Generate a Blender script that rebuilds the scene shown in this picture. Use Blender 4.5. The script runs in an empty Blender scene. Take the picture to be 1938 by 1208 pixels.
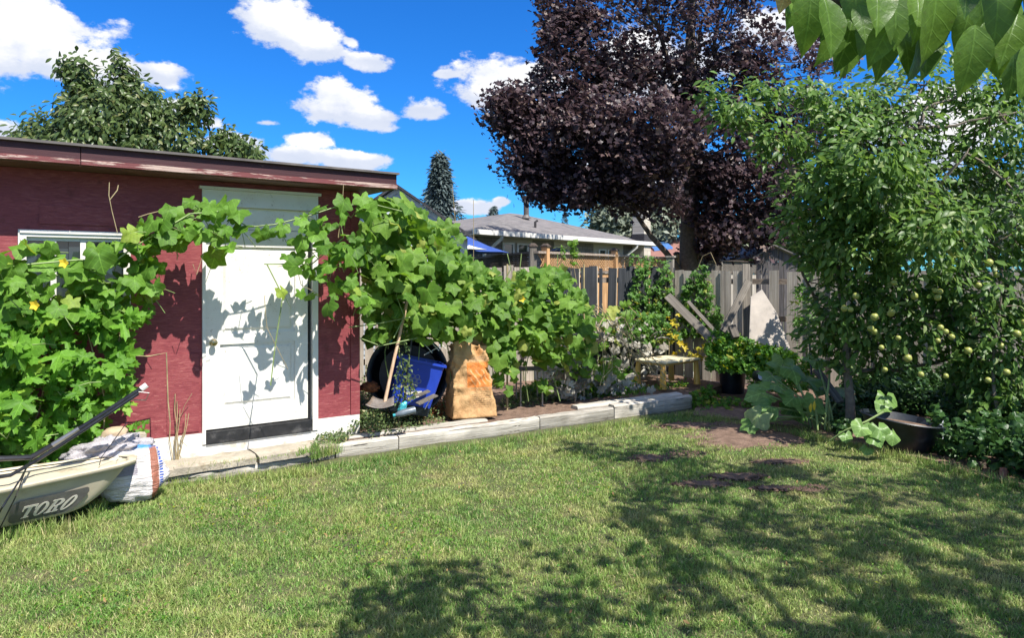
import bpy, math, random
import numpy as np
from mathutils import Vector, Matrix

rnd = random.Random(7)
rng = np.random.default_rng(7)
SC = bpy.context.scene
COL = SC.collection

# ------------------------------------------------------------------ camera
F, HZ, CX, ZC = 1346.0, 520.0, 969.0, 1.75
cam_data = bpy.data.cameras.new('camera')
cam = bpy.data.objects.new('camera', cam_data)
COL.objects.link(cam)
cam.location = (0, 0, ZC)
cam.rotation_euler = (math.radians(90), 0, 0)
cam_data.sensor_width = 36.0
cam_data.lens = F / 1938 * 36.0
cam_data.shift_y = -(604 - HZ) / 1938
cam_data.clip_start = 0.05
cam_data.clip_end = 3000
SC.camera = cam

# ------------------------------------------------------------------ light
SUN_AZ = Vector((0.688, -0.725, 0)).normalized()
SUN_EL = math.radians(55)
SUN = Vector((SUN_AZ.x * math.cos(SUN_EL), SUN_AZ.y * math.cos(SUN_EL), math.sin(SUN_EL)))
sun_data = bpy.data.lights.new('sun', 'SUN')
sun_data.energy = 3.9
sun_data.angle = math.radians(0.5)
sun_data.color = (1.0, 0.955, 0.88)
sun = bpy.data.objects.new('sun', sun_data)
COL.objects.link(sun)
sun.rotation_euler = SUN.to_track_quat('Z', 'Y').to_euler()
SKY_STRENGTH = 0.15
vs = SC.view_settings
vs.view_transform = 'Standard'
vs.look = 'None'
vs.gamma = 1
vs.use_curve_mapping = False
vs.exposure = 1.12
SC.cycles.max_bounces = 8
SC.cycles.transparent_max_bounces = 12

# ------------------------------------------------------------------ node helper
class NT:
    def __init__(s, tree):
        s.t = tree; s.n = tree.nodes; s.l = tree.links
    def node(s, kind, **kw):
        n = s.n.new(kind)
        for k, v in kw.items():
            setattr(n, k, v)
        return n
    def put(s, sock, v):
        if v is None:
            return
        if hasattr(v, 'is_output') or isinstance(v, bpy.types.NodeSocket):
            s.l.new(v, sock)
        else:
            try:
                sock.default_value = v
            except Exception:
                sock.default_value = (*v, 1.0)
    def math(s, op, a, b=None, c=None, clamp=False):
        n = s.node('ShaderNodeMath', operation=op, use_clamp=clamp)
        s.put(n.inputs[0], a); s.put(n.inputs[1], b)
        if c is not None: s.put(n.inputs[2], c)
        return n.outputs[0]
    def vmath(s, op, a, b=None):
        n = s.node('ShaderNodeVectorMath', operation=op)
        s.put(n.inputs[0], a)
        if b is not None: s.put(n.inputs[1], b)
        return n.outputs['Value'] if op in ('LENGTH', 'DOT_PRODUCT') else n.outputs[0]
    def noise(s, vec, scale, detail=4, rough=0.55, dist=0.0):
        n = s.node('ShaderNodeTexNoise')
        s.put(n.inputs['Vector'], vec); n.inputs['Scale'].default_value = scale
        n.inputs['Detail'].default_value = detail; n.inputs['Roughness'].default_value = rough
        n.inputs['Distortion'].default_value = dist
        return n.outputs['Fac']
    def mapping(s, vec, scale=(1, 1, 1), loc=(0, 0, 0), rot=(0, 0, 0)):
        n = s.node('ShaderNodeMapping')
        s.put(n.inputs['Vector'], vec); n.inputs['Scale'].default_value = scale
        s.put(n.inputs['Location'], loc); n.inputs['Rotation'].default_value = rot
        return n.outputs[0]
    def ramp(s, fac, stops, interp='LINEAR'):
        n = s.node('ShaderNodeValToRGB')
        n.color_ramp.interpolation = interp
        e = n.color_ramp.elements
        while len(e) < len(stops): e.new(0.5)
        for k, (p, c) in enumerate(stops):
            e[k].position = p
            e[k].color = (*c, 1) if not isinstance(c, (int, float)) else (c, c, c, 1)
        s.put(n.inputs[0], fac)
        return n.outputs[0]
    def mix(s, fac, a, b, blend='MIX'):
        n = s.node('ShaderNodeMix', data_type='RGBA', blend_type=blend)
        s.put(n.inputs[0], fac)
        for sock, v in ((n.inputs[6], a), (n.inputs[7], b)):
            if isinstance(v, bpy.types.NodeSocket): s.l.new(v, sock)
            else: sock.default_value = (*v, 1)
        return n.outputs[2]
    def maprange(s, v, a, b, c=0.0, d=1.0, smooth=True):
        n = s.node('ShaderNodeMapRange')
        n.interpolation_type = 'SMOOTHSTEP' if smooth else 'LINEAR'
        s.put(n.inputs['Value'], v)
        n.inputs['From Min'].default_value = a; n.inputs['From Max'].default_value = b
        n.inputs['To Min'].default_value = c; n.inputs['To Max'].default_value = d
        return n.outputs['Result']
    def bump(s, h, strength=0.3, dist=0.01):
        n = s.node('ShaderNodeBump')
        n.inputs['Strength'].default_value = strength; n.inputs['Distance'].default_value = dist
        s.put(n.inputs['Height'], h)
        return n.outputs[0]

def new_mat(name):
    m = bpy.data.materials.new(name)
    m.use_nodes = True
    t = NT(m.node_tree)
    bsdf = m.node_tree.nodes['Principled BSDF']
    return m, t, bsdf

# ------------------------------------------------------------------ world: sky and clouds
world = bpy.data.worlds.new('World')
SC.world = world
world.use_nodes = True
W = NT(world.node_tree)
bg = world.node_tree.nodes['Background']
sky = W.node('ShaderNodeTexSky')
sky.sky_type = 'NISHITA'
sky.sun_disc = False
sky.sun_elevation = SUN_EL
sky.sun_rotation = math.atan2(SUN.x, SUN.y)
sky.air_density = 1.0
sky.dust_density = 0.25
sky.ozone_density = 3.0
tc = W.node('ShaderNodeTexCoord')
dirv = W.vmath('NORMALIZE', tc.outputs['Generated'])
sep = W.node('ShaderNodeSeparateXYZ'); W.l.new(dirv, sep.inputs[0])
az = W.math('ARCTAN2', sep.outputs[0], sep.outputs[1])
el = W.math('ARCSINE', sep.outputs[2])
CLOUDS = [(60,75,150,72),(20,25,110,60),(200,125,105,42),(290,140,82,30),(120,110,120,48),
 (540,45,95,48),(598,85,52,34),(664,78,16,9),(697,118,40,17),(640,192,78,44),(705,222,60,22),(798,208,50,19),
 (950,150,84,42),(925,180,45,25),(1030,150,60,36),(585,265,38,13),(560,297,55,20),(668,307,62,19),
 (330,205,22,19),(400,232,26,12),(440,268,52,16),(12,247,28,18),(888,391,48,15),(948,382,14,8),
 (848,140,24,7),(505,232,26,7),(1230,330,170,36),(1240,120,150,60),(1750,230,170,60),(1480,60,120,40)]
def cloud_field(azs, els):
    cmb = W.node('ShaderNodeCombineXYZ'); W.put(cmb.inputs[0], azs); W.put(cmb.inputs[1], els)
    v = cmb.outputs[0]; d = None
    for (cx, cy, rx, ry) in CLOUDS:
        a = math.atan((cx - CX) / F); e = math.atan((HZ - cy) / F * math.cos(a))
        ra = rx / F * math.cos(a) ** 2; re = ry / F * math.cos(a)
        q = W.vmath('MULTIPLY', W.vmath('SUBTRACT', v, (a, e, 0)), (1 / ra, 1 / re, 0))
        L = W.vmath('LENGTH', q)
        d = L if d is None else W.math('SMOOTH_MIN', d, L, 0.35)
    return d
cn = W.noise(W.mapping(dirv, (1, 1, 1.7)), 16, 8, 0.62)
cn_shift = W.noise(W.mapping(dirv, (1, 1, 1.7), (0, 0, -0.02)), 16, 5, 0.6)
d0 = cloud_field(az, el)
d1 = cloud_field(az, W.math('SUBTRACT', el, 0.018))
noff = W.math('MULTIPLY', W.math('SUBTRACT', cn, 0.5), 3.1)
noff1 = W.math('MULTIPLY', W.math('SUBTRACT', cn_shift, 0.5), 2.6)
c_front = W.maprange(W.math('ADD', d0, noff), 1.16, 0.72)
c_below = W.maprange(W.math('ADD', d1, noff1), 1.25, 0.35)
# out of view: clouds added thicker and brighter for white fill light
far_n = W.noise(W.mapping(dirv, (1, 1, 2.2)), 3.2, 8, 0.58)
far_c = W.maprange(far_n, 0.48, 0.58)
side = W.maprange(W.math('ABSOLUTE', az), 0.70, 0.95)
high = W.maprange(el, 0.42, 0.62)
far_m = W.math('MULTIPLY', far_c, W.math('MAXIMUM', side, high))
cover = W.math('MAXIMUM', c_front, far_m)
cover = W.math('MULTIPLY', cover, W.maprange(el, -0.005, 0.04))
shade = W.math('MULTIPLY_ADD', c_below, 0.62, 0.38)
shade = W.math('MULTIPLY', shade, W.maprange(cn, 0.30, 0.62, 1.0, 0.70))
shade = W.math('MAXIMUM', shade, W.math('MULTIPLY', far_m, 0.95))
cloud_col = W.mix(shade, (1.6, 1.9, 2.6), (3.7, 3.65, 3.6))
hs = W.node('ShaderNodeHueSaturation')
hs.inputs['Saturation'].default_value = 1.22
hs.inputs['Value'].default_value = 1.0
W.l.new(sky.outputs[0], hs.inputs['Color'])
skyc = W.mix(1.0, hs.outputs[0], (0.10, 0.345, 0.60), 'MULTIPLY')
W.l.new(W.mix(cover, skyc, cloud_col), bg.inputs['Color'])
bg.inputs['Strength'].default_value = SKY_STRENGTH

# ------------------------------------------------------------------ geometry helpers
def P(px, py, Y):
    return Vector(((px - CX) / F * Y, Y, ZC + (HZ - py) / F * Y))
def G(px, py, z=0.0):
    Y = F * (ZC - z) / (py - HZ)
    return Vector(((px - CX) / F * Y, Y, z))

class Frame:
    """a straight run on the ground: t along it, o towards the camera side, z up"""
    def __init__(s, ox, oy, dx, dy):
        L = math.hypot(dx, dy); s.o = (ox, oy); s.d = (dx / L, dy / L); s.n = (dy / L, -dx / L)
    def p(s, t, o, z):
        return Vector((s.o[0] + s.d[0] * t + s.n[0] * o, s.o[1] + s.d[1] * t + s.n[1] * o, z))
    def t(s, px, o=0.0):
        k = (px - CX) / F
        ax = s.o[0] + s.n[0] * o; ay = s.o[1] + s.n[1] * o
        return (k * ay - ax) / (s.d[0] - k * s.d[1])
    def at(s, px, py, o=0.0):
        t = s.t(px, o); q = s.p(t, o, 0)
        return Vector((q.x, q.y, ZC + (HZ - py) / F * q.y))
    def z(s, px, py, o=0.0):
        return s.at(px, py, o).z

def tag(o, label=None, cat=None, group=None, kind=None):
    if label: o['label'] = label
    if cat: o['category'] = cat
    if group: o['group'] = group
    if kind: o['kind'] = kind
    return o
def empty(name, loc, label, cat, group=None, kind=None):
    o = bpy.data.objects.new(name, None)
    COL.objects.link(o); o.location = loc
    o.empty_display_size = 0.1
    return tag(o, label, cat, group, kind)
def root_loc(o):
    v = Vector((0, 0, 0))
    while o is not None:
        v += Vector(o.location); o = o.parent
    return v

class MB:
    def __init__(s): s.v = []; s.f = []; s.mi = []; s.cur = 0
    def add(s, vs_, fs):
        b = len(s.v); s.v += [tuple(v) for v in vs_]
        s.f += [tuple(b + i for i in f) for f in fs]; s.mi += [s.cur] * len(fs)
        return s
    def hexa(s, c):   # c: 8 corners, bottom ring then top ring
        return s.add(c, [(3,2,1,0),(4,5,6,7),(0,1,5,4),(1,2,6,5),(2,3,7,6),(3,0,4,7)])
    def boxf(s, fr, t0, t1, o0, o1, z0, z1):
        return s.hexa([fr.p(t0,o1,z0),fr.p(t1,o1,z0),fr.p(t1,o0,z0),fr.p(t0,o0,z0),
                       fr.p(t0,o1,z1),fr.p(t1,o1,z1),fr.p(t1,o0,z1),fr.p(t0,o0,z1)])
    def box(s, x0, x1, y0, y1, z0, z1):
        return s.hexa([(x0,y0,z0),(x1,y0,z0),(x1,y1,z0),(x0,y1,z0),(x0,y0,z1),(x1,y0,z1),(x1,y1,z1),(x0,y1,z1)])
    def bar(s, a, b, w, h, up=(0,0,1)):   # rectangular bar from a to b
        a = Vector(a); b = Vector(b); d = (b - a).normalized()
        u = Vector(up); x = d.cross(u)
        if x.length < 1e-3: x = d.cross(Vector((1, 0, 0)))
        x.normalize(); y = x.cross(d)
        c = []
        for q in (a, b):
            for sx, sy in ((-1,-1),(1,-1),(1,1),(-1,1)):
                c.append(q + x * sx * w / 2 + y * sy * h / 2)
        return s.hexa(c)
    def tube(s, pts, r, n=6, cap=True):
        pts = [Vector(p) for p in pts]; m = len(pts)
        rs = r if isinstance(r, (list, tuple)) else [r] * m
        rings = []; x = None
        for i, p in enumerate(pts):
            d = (pts[min(i+1, m-1)] - pts[max(i-1, 0)])
            if d.length < 1e-9: d = Vector((0, 0, 1))
            d.normalize()
            if x is None:
                x = d.cross(Vector((0, 0, 1)))
                if x.length < 1e-3: x = d.cross(Vector((1, 0, 0)))
            x = (x - d * x.dot(d))
            if x.length < 1e-6: x = d.orthogonal()
            x.normalize(); y = d.cross(x)
            rings.append([p + (x * math.cos(2*math.pi*k/n) + y * math.sin(2*math.pi*k/n)) * rs[i] for k in range(n)])
        vs_ = [v for ring in rings for v in ring]
        fs = [(i*n+k, i*n+(k+1)%n, (i+1)*n+(k+1)%n, (i+1)*n+k) for i in range(m-1) for k in range(n)]
        if cap: fs += [tuple(range(n-1, -1, -1)), tuple((m-1)*n + k for k in range(n))]
        return s.add(vs_, fs)
    def lathe(s, base, axis, prof, n=24, sx=1.0, closed=False):
        """prof: (radius, height) list along axis"""
        a = Vector(axis).normalized(); x = a.orthogonal().normalized()
        if abs(a.z) > 0.9: x = (Vector((1,0,0)) - a * a.x).normalized()
        y = a.cross(x); vs_ = []
        for (r, h) in prof:
            for k in range(n):
                an = 2*math.pi*k/n
                vs_.append(Vector(base) + a*h + x*(r*sx*math.cos(an)) + y*(r*math.sin(an)))
        fs = [(i*n+k, i*n+(k+1)%n, (i+1)*n+(k+1)%n, (i+1)*n+k) for i in range(len(prof)-1) for k in range(n)]
        return s.add(vs_, fs)
    def prism(s, outline, ext):
        """outline: list of 3-D points, ext: vector"""
        n = len(outline); e = Vector(ext)
        o = [Vector(p) for p in outline]
        vs_ = o + [p + e for p in o]
        fs = [tuple(range(n)), tuple(range(2*n-1, n-1, -1))] + [((k+1)%n, k, n+k, n+(k+1)%n) for k in range(n)]
        return s.add(vs_, fs)
    def mesh(s, name, mats, off=Vector((0,0,0)), smooth=False):
        me = bpy.data.meshes.new(name)
        me.from_pydata([(v[0]-off[0], v[1]-off[1], v[2]-off[2]) for v in s.v], [], s.f)
        if not isinstance(mats, (list, tuple)): mats = [mats]
        for m in mats: me.materials.append(m)
        if len(mats) > 1: me.polygons.foreach_set('material_index', s.mi)
        if smooth:
            me.polygons.foreach_set('use_smooth', [True]*len(s.f))
            try: me.set_sharp_from_angle(angle=math.radians(40))
            except Exception: pass
        import bmesh
        bm = bmesh.new(); bm.from_mesh(me); bmesh.ops.recalc_face_normals(bm, faces=bm.faces); bm.to_mesh(me); bm.free()
        me.update()
        return me
    def build(s, name, mats, parent=None, smooth=False, loc=None, bevel=0.0, **tags):
        """loc: world position of the new object's own origin"""
        base = root_loc(parent)
        if loc is None:
            loc = base if parent is not None else Vector((0, 0, 0))
        loc = Vector(loc)
        me = s.mesh(name, mats, loc, smooth)
        o = bpy.data.objects.new(name, me)
        COL.objects.link(o)
        o.parent = parent
        o.location = loc - base
        if bevel:
            b = o.modifiers.new('bevel', 'BEVEL'); b.width = bevel; b.segments = 1; b.limit_method = 'ANGLE'
        return tag(o, **tags)

def wall_holes(mb, fr, t0, t1, z0, z1, o_front, thick, holes):
    ts = sorted({t0, t1} | {h[0] for h in holes} | {h[1] for h in holes})
    zs = sorted({z0, z1} | {h[2] for h in holes} | {h[3] for h in holes})
    ts = [t for t in ts if t0 <= t <= t1]; zs = [z for z in zs if z0 <= z <= z1]
    for i in range(len(ts)-1):
        for j in range(len(zs)-1):
            tm = (ts[i]+ts[i+1])/2; zm = (zs[j]+zs[j+1])/2
            if any(h[0] < tm < h[1] and h[2] < zm < h[3] for h in holes): continue
            mb.boxf(fr, ts[i], ts[i+1], o_front-thick, o_front, zs[j], zs[j+1])

# --- many small leaves as one mesh, or as separate objects
def leaf_template(kind, var=0):
    r = random.Random(100 + var * 7 + len(kind) * 13)
    V = []; T = []
    def fan(rad, n, mid=0.55, cup=0.18, wav=0.05, fold=0.10):
        cup *= r.uniform(0.3, 2.2); fold *= r.uniform(-0.6, 2.4); wav *= r.uniform(0.8, 1.9)
        V.append((0, 0, 0)); ph = r.uniform(0, 6.28); tw = r.uniform(-0.10, 0.10)
        for ring, q in ((1, mid), (2, 1.0)):
            for k in range(n):
                th = 2*math.pi*k/n - math.pi/2
                rr = rad(th) * q
                x = rr*math.cos(th); y = rr*math.sin(th)
                z = -cup*(rr**2)*2 + fold*abs(x) + wav*q*math.sin(3*th+ph) + tw*x*y*4
                if ring == 2: z += r.uniform(-0.025, 0.025)
                V.append((x, y, z))
        for k in range(n):
            a = 1+k; b = 1+(k+1) % n
            T.append((0, a, b)); T.append((a, a+n, b+n)); T.append((a, b+n, b))
    if kind == 'squash':
        def rad(th):
            a = th - math.pi/2
            v = 0.47*(1+0.17*math.cos(5*a)) * (1-0.62*math.exp(-((abs(math.remainder(a, 2*math.pi))-math.pi)/0.30)**2))
            return v*(1+0.05*math.sin(13*a+var))
        fan(rad, 20)
    elif kind == 'round':
        def rad(th):
            a = th - math.pi/2
            return 0.45*(1+0.07*math.cos(5*a)) * (1-0.7*math.exp(-((abs(math.remainder(a, 2*math.pi))-math.pi)/0.25)**2))
        fan(rad, 16, cup=0.28)
    elif kind == 'lobed':
        def rad(th):
            a = math.remainder(th - math.pi/2, 2*math.pi)
            l = abs(math.cos(2.6*a))**0.8 if abs(a) < 2.9 else 0.2
            return (0.17 + 0.36*l)*(1.06-0.06*abs(a))
        fan(lambda th, c=[0]: (c.__setitem__(0, c[0]+1) or rad(th)*(1.10 if c[0] % 2 else 0.90)), 40, mid=0.5, cup=0.10)
    elif kind == 'maple':
        V.append((0, 0, 0))
        for k in range(10):
            th = 2*math.pi*k/10 + math.pi/2; rr = (0.52 if k % 2 == 0 else 0.34)*r.uniform(.8, 1.15)
            if k == 5: rr = 0.15
            V.append((rr*math.cos(th), rr*math.sin(th), -0.35*rr*rr + r.uniform(-.04, .04)))
        for k in range(10): T.append((0, 1+k, 1+(k+1) % 10))
    else:
        if kind == 'ellip': st = [(0, 0), (0.22, 0.15), (0.55, 0.22), (0.82, 0.12), (1.0, 0)]
        elif kind == 'small': st = [(0, 0), (0.45, 0.27), (1.0, 0)]
        elif kind == 'lance': st = [(0, 0), (0.3, 0.13), (0.7, 0.12), (1.0, 0)]
        elif kind == 'cherry':
            st = [(0, 0), (0.06, 0.10), (0.16, 0.20), (0.30, 0.265), (0.45, 0.28), (0.6, 0.25), (0.74, 0.18), (0.86, 0.095), (0.94, 0.035), (1.0, 0)]
        bend = 0.22 + 0.1*(var % 3)
        idx = []
        for (y, w) in st:
            zc = -bend*y*y
            if w == 0:
                V.append((0, y, zc)); idx.append((len(V)-1,)*3)
            else:
                jw = w*(1+r.uniform(-.06, .06))
                wob = 0.012*math.sin(y*17+var) if kind == 'cherry' else 0
                V.append((-jw, y, zc+0.28*w+wob)); V.append((0.01*math.sin(y*5+var), y, zc)); V.append((jw, y, zc+0.28*w-wob))
                idx.append((len(V)-3, len(V)-2, len(V)-1))
        for a, b in zip(idx[:-1], idx[1:]):
            for s0 in (0, 1):
                q = [a[s0], a[s0+1], b[s0+1], b[s0]]
                u = []
                for i in q:
                    if i not in u: u.append(i)
                if len(u) == 4: T.append((u[0], u[1], u[2])); T.append((u[0], u[2], u[3]))
                elif len(u) == 3: T.append(tuple(u))
    return np.array(V, dtype=np.float64), np.array(T, dtype=np.int64)

def np_mesh(name, V, T, mat, uv=None, smooth=False):
    me = bpy.data.meshes.new(name)
    nv, nt = len(V), len(T)
    me.vertices.add(nv); me.vertices.foreach_set('co', np.asarray(V, dtype=np.float32).ravel())
    me.loops.add(nt*3); me.loops.foreach_set('vertex_index', np.asarray(T, dtype=np.int32).ravel())
    me.polygons.add(nt); me.polygons.foreach_set('loop_start', np.arange(0, nt*3, 3, dtype=np.int32))
    if smooth: me.polygons.foreach_set('use_smooth', np.ones(nt, dtype=bool))
    if uv is not None:
        l = me.uv_layers.new(name='UVMap')
        l.data.foreach_set('uv', np.asarray(uv, dtype=np.float32)[np.asarray(T).ravel()].ravel())
    me.materials.append(mat)
    me.update(calc_edges=True)
    return me

def unit(a):
    return a / np.maximum(np.linalg.norm(a, axis=1, keepdims=True), 1e-9)
def frames(nrm, tip):
    z = unit(nrm); y = unit(tip - z*(np.sum(tip*z, axis=1, keepdims=True)))
    x = np.cross(y, z)
    return np.stack([x, y, z], axis=2)      # columns
def leaf_dirs(n, nb, tb, nj=0.5, tj=0.6):
    """normals around nb, tips around tb (arrays or single vectors)"""
    nb = np.broadcast_to(np.asarray(nb, float), (n, 3)); tb = np.broadcast_to(np.asarray(tb, float), (n, 3))
    return frames(unit(nb) + rng.normal(0, nj, (n, 3)), unit(tb) + rng.normal(0, tj, (n, 3)))

def scatter_mesh(name, templ, pos, R, scl, mat, off=np.zeros(3)):
    """templ: list of (V,T); leaves split between them; one mesh"""
    Vs, Ts, UVs = [], [], []; base = 0
    sel = np.arange(len(pos)) % len(templ)
    for k, (V, T) in enumerate(templ):
        m = sel == k
        if not m.any(): continue
        p, r, s_ = pos[m], R[m], scl[m]
        w = np.einsum('nij,vj->nvi', r, V) * s_[:, None, None] + p[:, None, :] - off
        n = len(p); nv = len(V)
        t = T[None] + (np.arange(n)*nv)[:, None, None] + base
        Vs.append(w.reshape(-1, 3)); Ts.append(t.reshape(-1, 3)); UVs.append(np.tile(V[:, :2], (n, 1)))
        base += n*nv
    return np_mesh(name, np.concatenate(Vs), np.concatenate(Ts), mat, np.concatenate(UVs), smooth=True)

TEMPL = {}
def templ(kind, n=3):
    if (kind, n) not in TEMPL:
        TEMPL[(kind, n)] = [leaf_template(kind, v) for v in range(n)]
    return TEMPL[(kind, n)]
SHARED = {}
def put_leaves(parent, kind, pos, R, scl, mat, n_parts=0, part='leaf', rest='foliage', nvar=6):
    pos = np.asarray(pos, float); scl = np.asarray(scl, float)
    tl = templ(kind, nvar)
    dist = pos[:, 1] / np.maximum(scl, 1e-6)
    inside = (np.abs((pos[:, 0]/np.maximum(pos[:, 1], .1))) < 0.74) & ((pos[:, 2]-ZC)/np.maximum(pos[:, 1], .1) < 0.40)
    dist = np.where(inside, dist, dist+1e6)
    order = np.argsort(dist)
    a, b = order[:n_parts], order[n_parts:]
    base = root_loc(parent)
    for i in a:
        v = int(i) % nvar
        key = (kind, v, mat.name)
        if key not in SHARED:
            V, T = tl[v]
            SHARED[key] = np_mesh(kind + '_leaf', V, T, mat, V[:, :2], smooth=True)
        o = bpy.data.objects.new(part, SHARED[key])
        COL.objects.link(o); o.parent = parent
        M = Matrix.Translation(Vector(pos[i]) - base) @ Matrix([list(R[i][k]) for k in range(3)]).to_4x4() @ Matrix.Scale(float(scl[i]), 4)
        o.matrix_basis = M
    if len(b):
        me = scatter_mesh(rest, tl, pos[b], R[b], scl[b], mat, np.array(base))
        o = bpy.data.objects.new(rest, me); COL.objects.link(o); o.parent = parent
        o['kind'] = 'stuff'
        return o

def in_poly(x, y, poly):
    inside = np.zeros(x.shape, bool); n = len(poly); j = n-1
    for i in range(n):
        xi, yi = poly[i]; xj, yj = poly[j]
        c = ((yi > y) != (yj > y)) & (x < (xj-xi)*(y-yi)/((yj-yi) if yj != yi else 1e-9)+xi)
        inside ^= c; j = i
    return inside
def sample_poly(poly, n, r=rng):
    xs = [p[0] for p in poly]; ys = [p[1] for p in poly]; out = np.zeros((0, 2))
    while len(out) < n:
        x = r.uniform(min(xs), max(xs), n*3); y = r.uniform(min(ys), max(ys), n*3)
        m = in_poly(x, y, poly)
        out = np.concatenate([out, np.stack([x[m], y[m]], 1)])
    return out[:n]

# ------------------------------------------------------------------ materials
def simple_mat(name, col, rough=0.6, var=0.12, scale=8.0, bump=0.15, metallic=0.0, spec=0.5, bscale=None, dirt=None, bdist=0.004):
    m, t, b = new_mat(name)
    co = t.node('ShaderNodeTexCoord').outputs['Object']
    n1 = t.noise(co, scale, 6, 0.6)
    lo = tuple(c*(1-var*2) for c in col); hi = tuple(min(1, c*(1+var)) for c in col)
    c = t.ramp(n1, [(0.3, lo), (0.7, hi)])
    if dirt:
        dn = t.noise(co, scale*0.6, 8, 0.7)
        c = t.mix(t.maprange(dn, 0.52, 0.68, 0, dirt[1]), c, dirt[0])
    t.l.new(c, b.inputs['Base Color'])
    b.inputs['Roughness'].default_value = rough
    b.inputs['Metallic'].default_value = metallic
    b.inputs['Specular IOR Level'].default_value = spec
    if bump:
        t.l.new(t.bump(t.noise(co, bscale or scale*4, 5, 0.6), bump, bdist), b.inputs['Normal'])
    return m

def wood_mat(name, c0, c1, c2, axis='Z', rough=0.85, scale=1.0, crack=0.5, bump=0.5, gen=None):
    """weathered wood, grain along AXIS of the object's space"""
    m, t, b = new_mat(name)
    co = t.node('ShaderNodeTexCoord').outputs['Object']
    oi = t.node('ShaderNodeObjectInfo').outputs['Random']
    off = t.node('ShaderNodeCombineXYZ')
    for k in range(3): t.put(off.inputs[k], t.math('MULTIPLY', oi, 37.0 + 11*k))
    rot = gen or (0, 0, 0)
    v = t.mapping(co, (1, 1, 1), (0, 0, 0), rot)
    v = t.vmath('ADD', v, off.outputs[0])
    sc = {'X': (1.2, 40, 40), 'Y': (40, 1.2, 40), 'Z': (40, 40, 1.2)}[axis]
    g = t.noise(t.mapping(v, tuple(s_*scale for s_ in sc)), 1.0, 6, 0.65, 0.6)
    blot = t.noise(v, 3.0*scale, 5, 0.6)
    col = t.ramp(g, [(0.30, c0), (0.52, c1), (0.72, c2)])
    col = t.mix(t.maprange(blot, 0.42, 0.70, 0, 0.55), col, tuple(x*0.62 for x in c1))
    tone = t.math('MULTIPLY_ADD', oi, 0.42, 0.76)
    hsv = t.node('ShaderNodeHueSaturation'); t.l.new(col, hsv.inputs['Color']); t.l.new(tone, hsv.inputs['Value'])
    col = hsv.outputs[0]
    cr = t.noise(t.mapping(v, tuple(s_*scale*(1.4 if s_ > 2 else 0.7) for s_ in sc)), 1.0, 3, 0.5, 1.2)
    crm = t.maprange(cr, 0.36, 0.30, 0, crack)
    col = t.mix(crm, col, tuple(x*0.18 for x in c0))
    t.l.new(col, b.inputs['Base Color'])
    b.inputs['Roughness'].default_value = rough
    b.inputs['Specular IOR Level'].default_value = 0.25
    t.l.new(t.bump(t.math('SUBTRACT', g, crm), bump, 0.006), b.inputs['Normal'])
    return m

def leaf_mat(name, dark, light, alt=None, trans=0.35, rough=0.42, vein=0.35, blem=0.0, vfreq=9.0, tboost=1.5):
    m, t, b = new_mat(name)
    oi = t.node('ShaderNodeObjectInfo').outputs['Random']
    isl = t.node('ShaderNodeNewGeometry').outputs['Random Per Island']
    r = t.math('FRACT', t.math('ADD', oi, isl))
    stops = [(0.0, dark), (0.75, light)]
    if alt: stops = [(0.0, dark), (0.80, light), (0.91, light), (0.95, alt)]
    c = t.ramp(r, stops)
    uv = t.node('ShaderNodeUVMap'); uv.uv_map = 'UVMap'
    s_ = t.node('ShaderNodeSeparateXYZ'); t.l.new(uv.outputs[0], s_.inputs[0])
    au = t.math('ABSOLUTE', s_.outputs[0])
    nz = t.noise(uv.outputs[0], 7.0, 3, 0.6)
    if vein:
        mid = t.maprange(au, 0.022, 0.004)
        w = t.math('SINE', t.math('MULTIPLY', t.math('SUBTRACT', s_.outputs[1], t.math('MULTIPLY', au, 0.9)), vfreq*math.pi))
        side_v = t.math('MULTIPLY', t.maprange(w, 0.90, 1.0), 0.6)
        vm = t.math('MULTIPLY', t.math('MAXIMUM', mid, side_v), vein)
        c = t.mix(vm, c, tuple(min(1, x*2.2+0.02) for x in light))
    c = t.mix(t.maprange(nz, 0.35, 0.7, 0, 0.35), c, tuple(x*0.7 for x in dark))
    if blem:
        c = t.mix(t.maprange(nz, 0.60, 0.68, 0, blem), c, (0.22, 0.17, 0.06))
    t.l.new(c, b.inputs['Base Color'])
    b.inputs['Roughness'].default_value = rough
    b.inputs['Specular IOR Level'].default_value = 0.28
    if trans:
        tr = t.node('ShaderNodeBsdfTranslucent')
        hsv = t.node('ShaderNodeHueSaturation'); t.l.new(c, hsv.inputs['Color']); hsv.inputs['Value'].default_value = tboost; hsv.inputs['Saturation'].default_value = 1.1
        hsv.inputs['Hue'].default_value = 0.485
        t.l.new(hsv.outputs[0], tr.inputs['Color'])
        mx = t.node('ShaderNodeMixShader'); mx.inputs[0].default_value = trans
        t.l.new(b.outputs[0], mx.inputs[1]); t.l.new(tr.outputs[0], mx.inputs[2])
        t.l.new(mx.outputs[0], m.node_tree.nodes['Material Output'].inputs[0])
    if vein:
        t.l.new(t.bump(t.math('ADD', vm, t.math('MULTIPLY', nz, 0.5)), 0.25, 0.01), b.inputs['Normal'])
    return m

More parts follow.
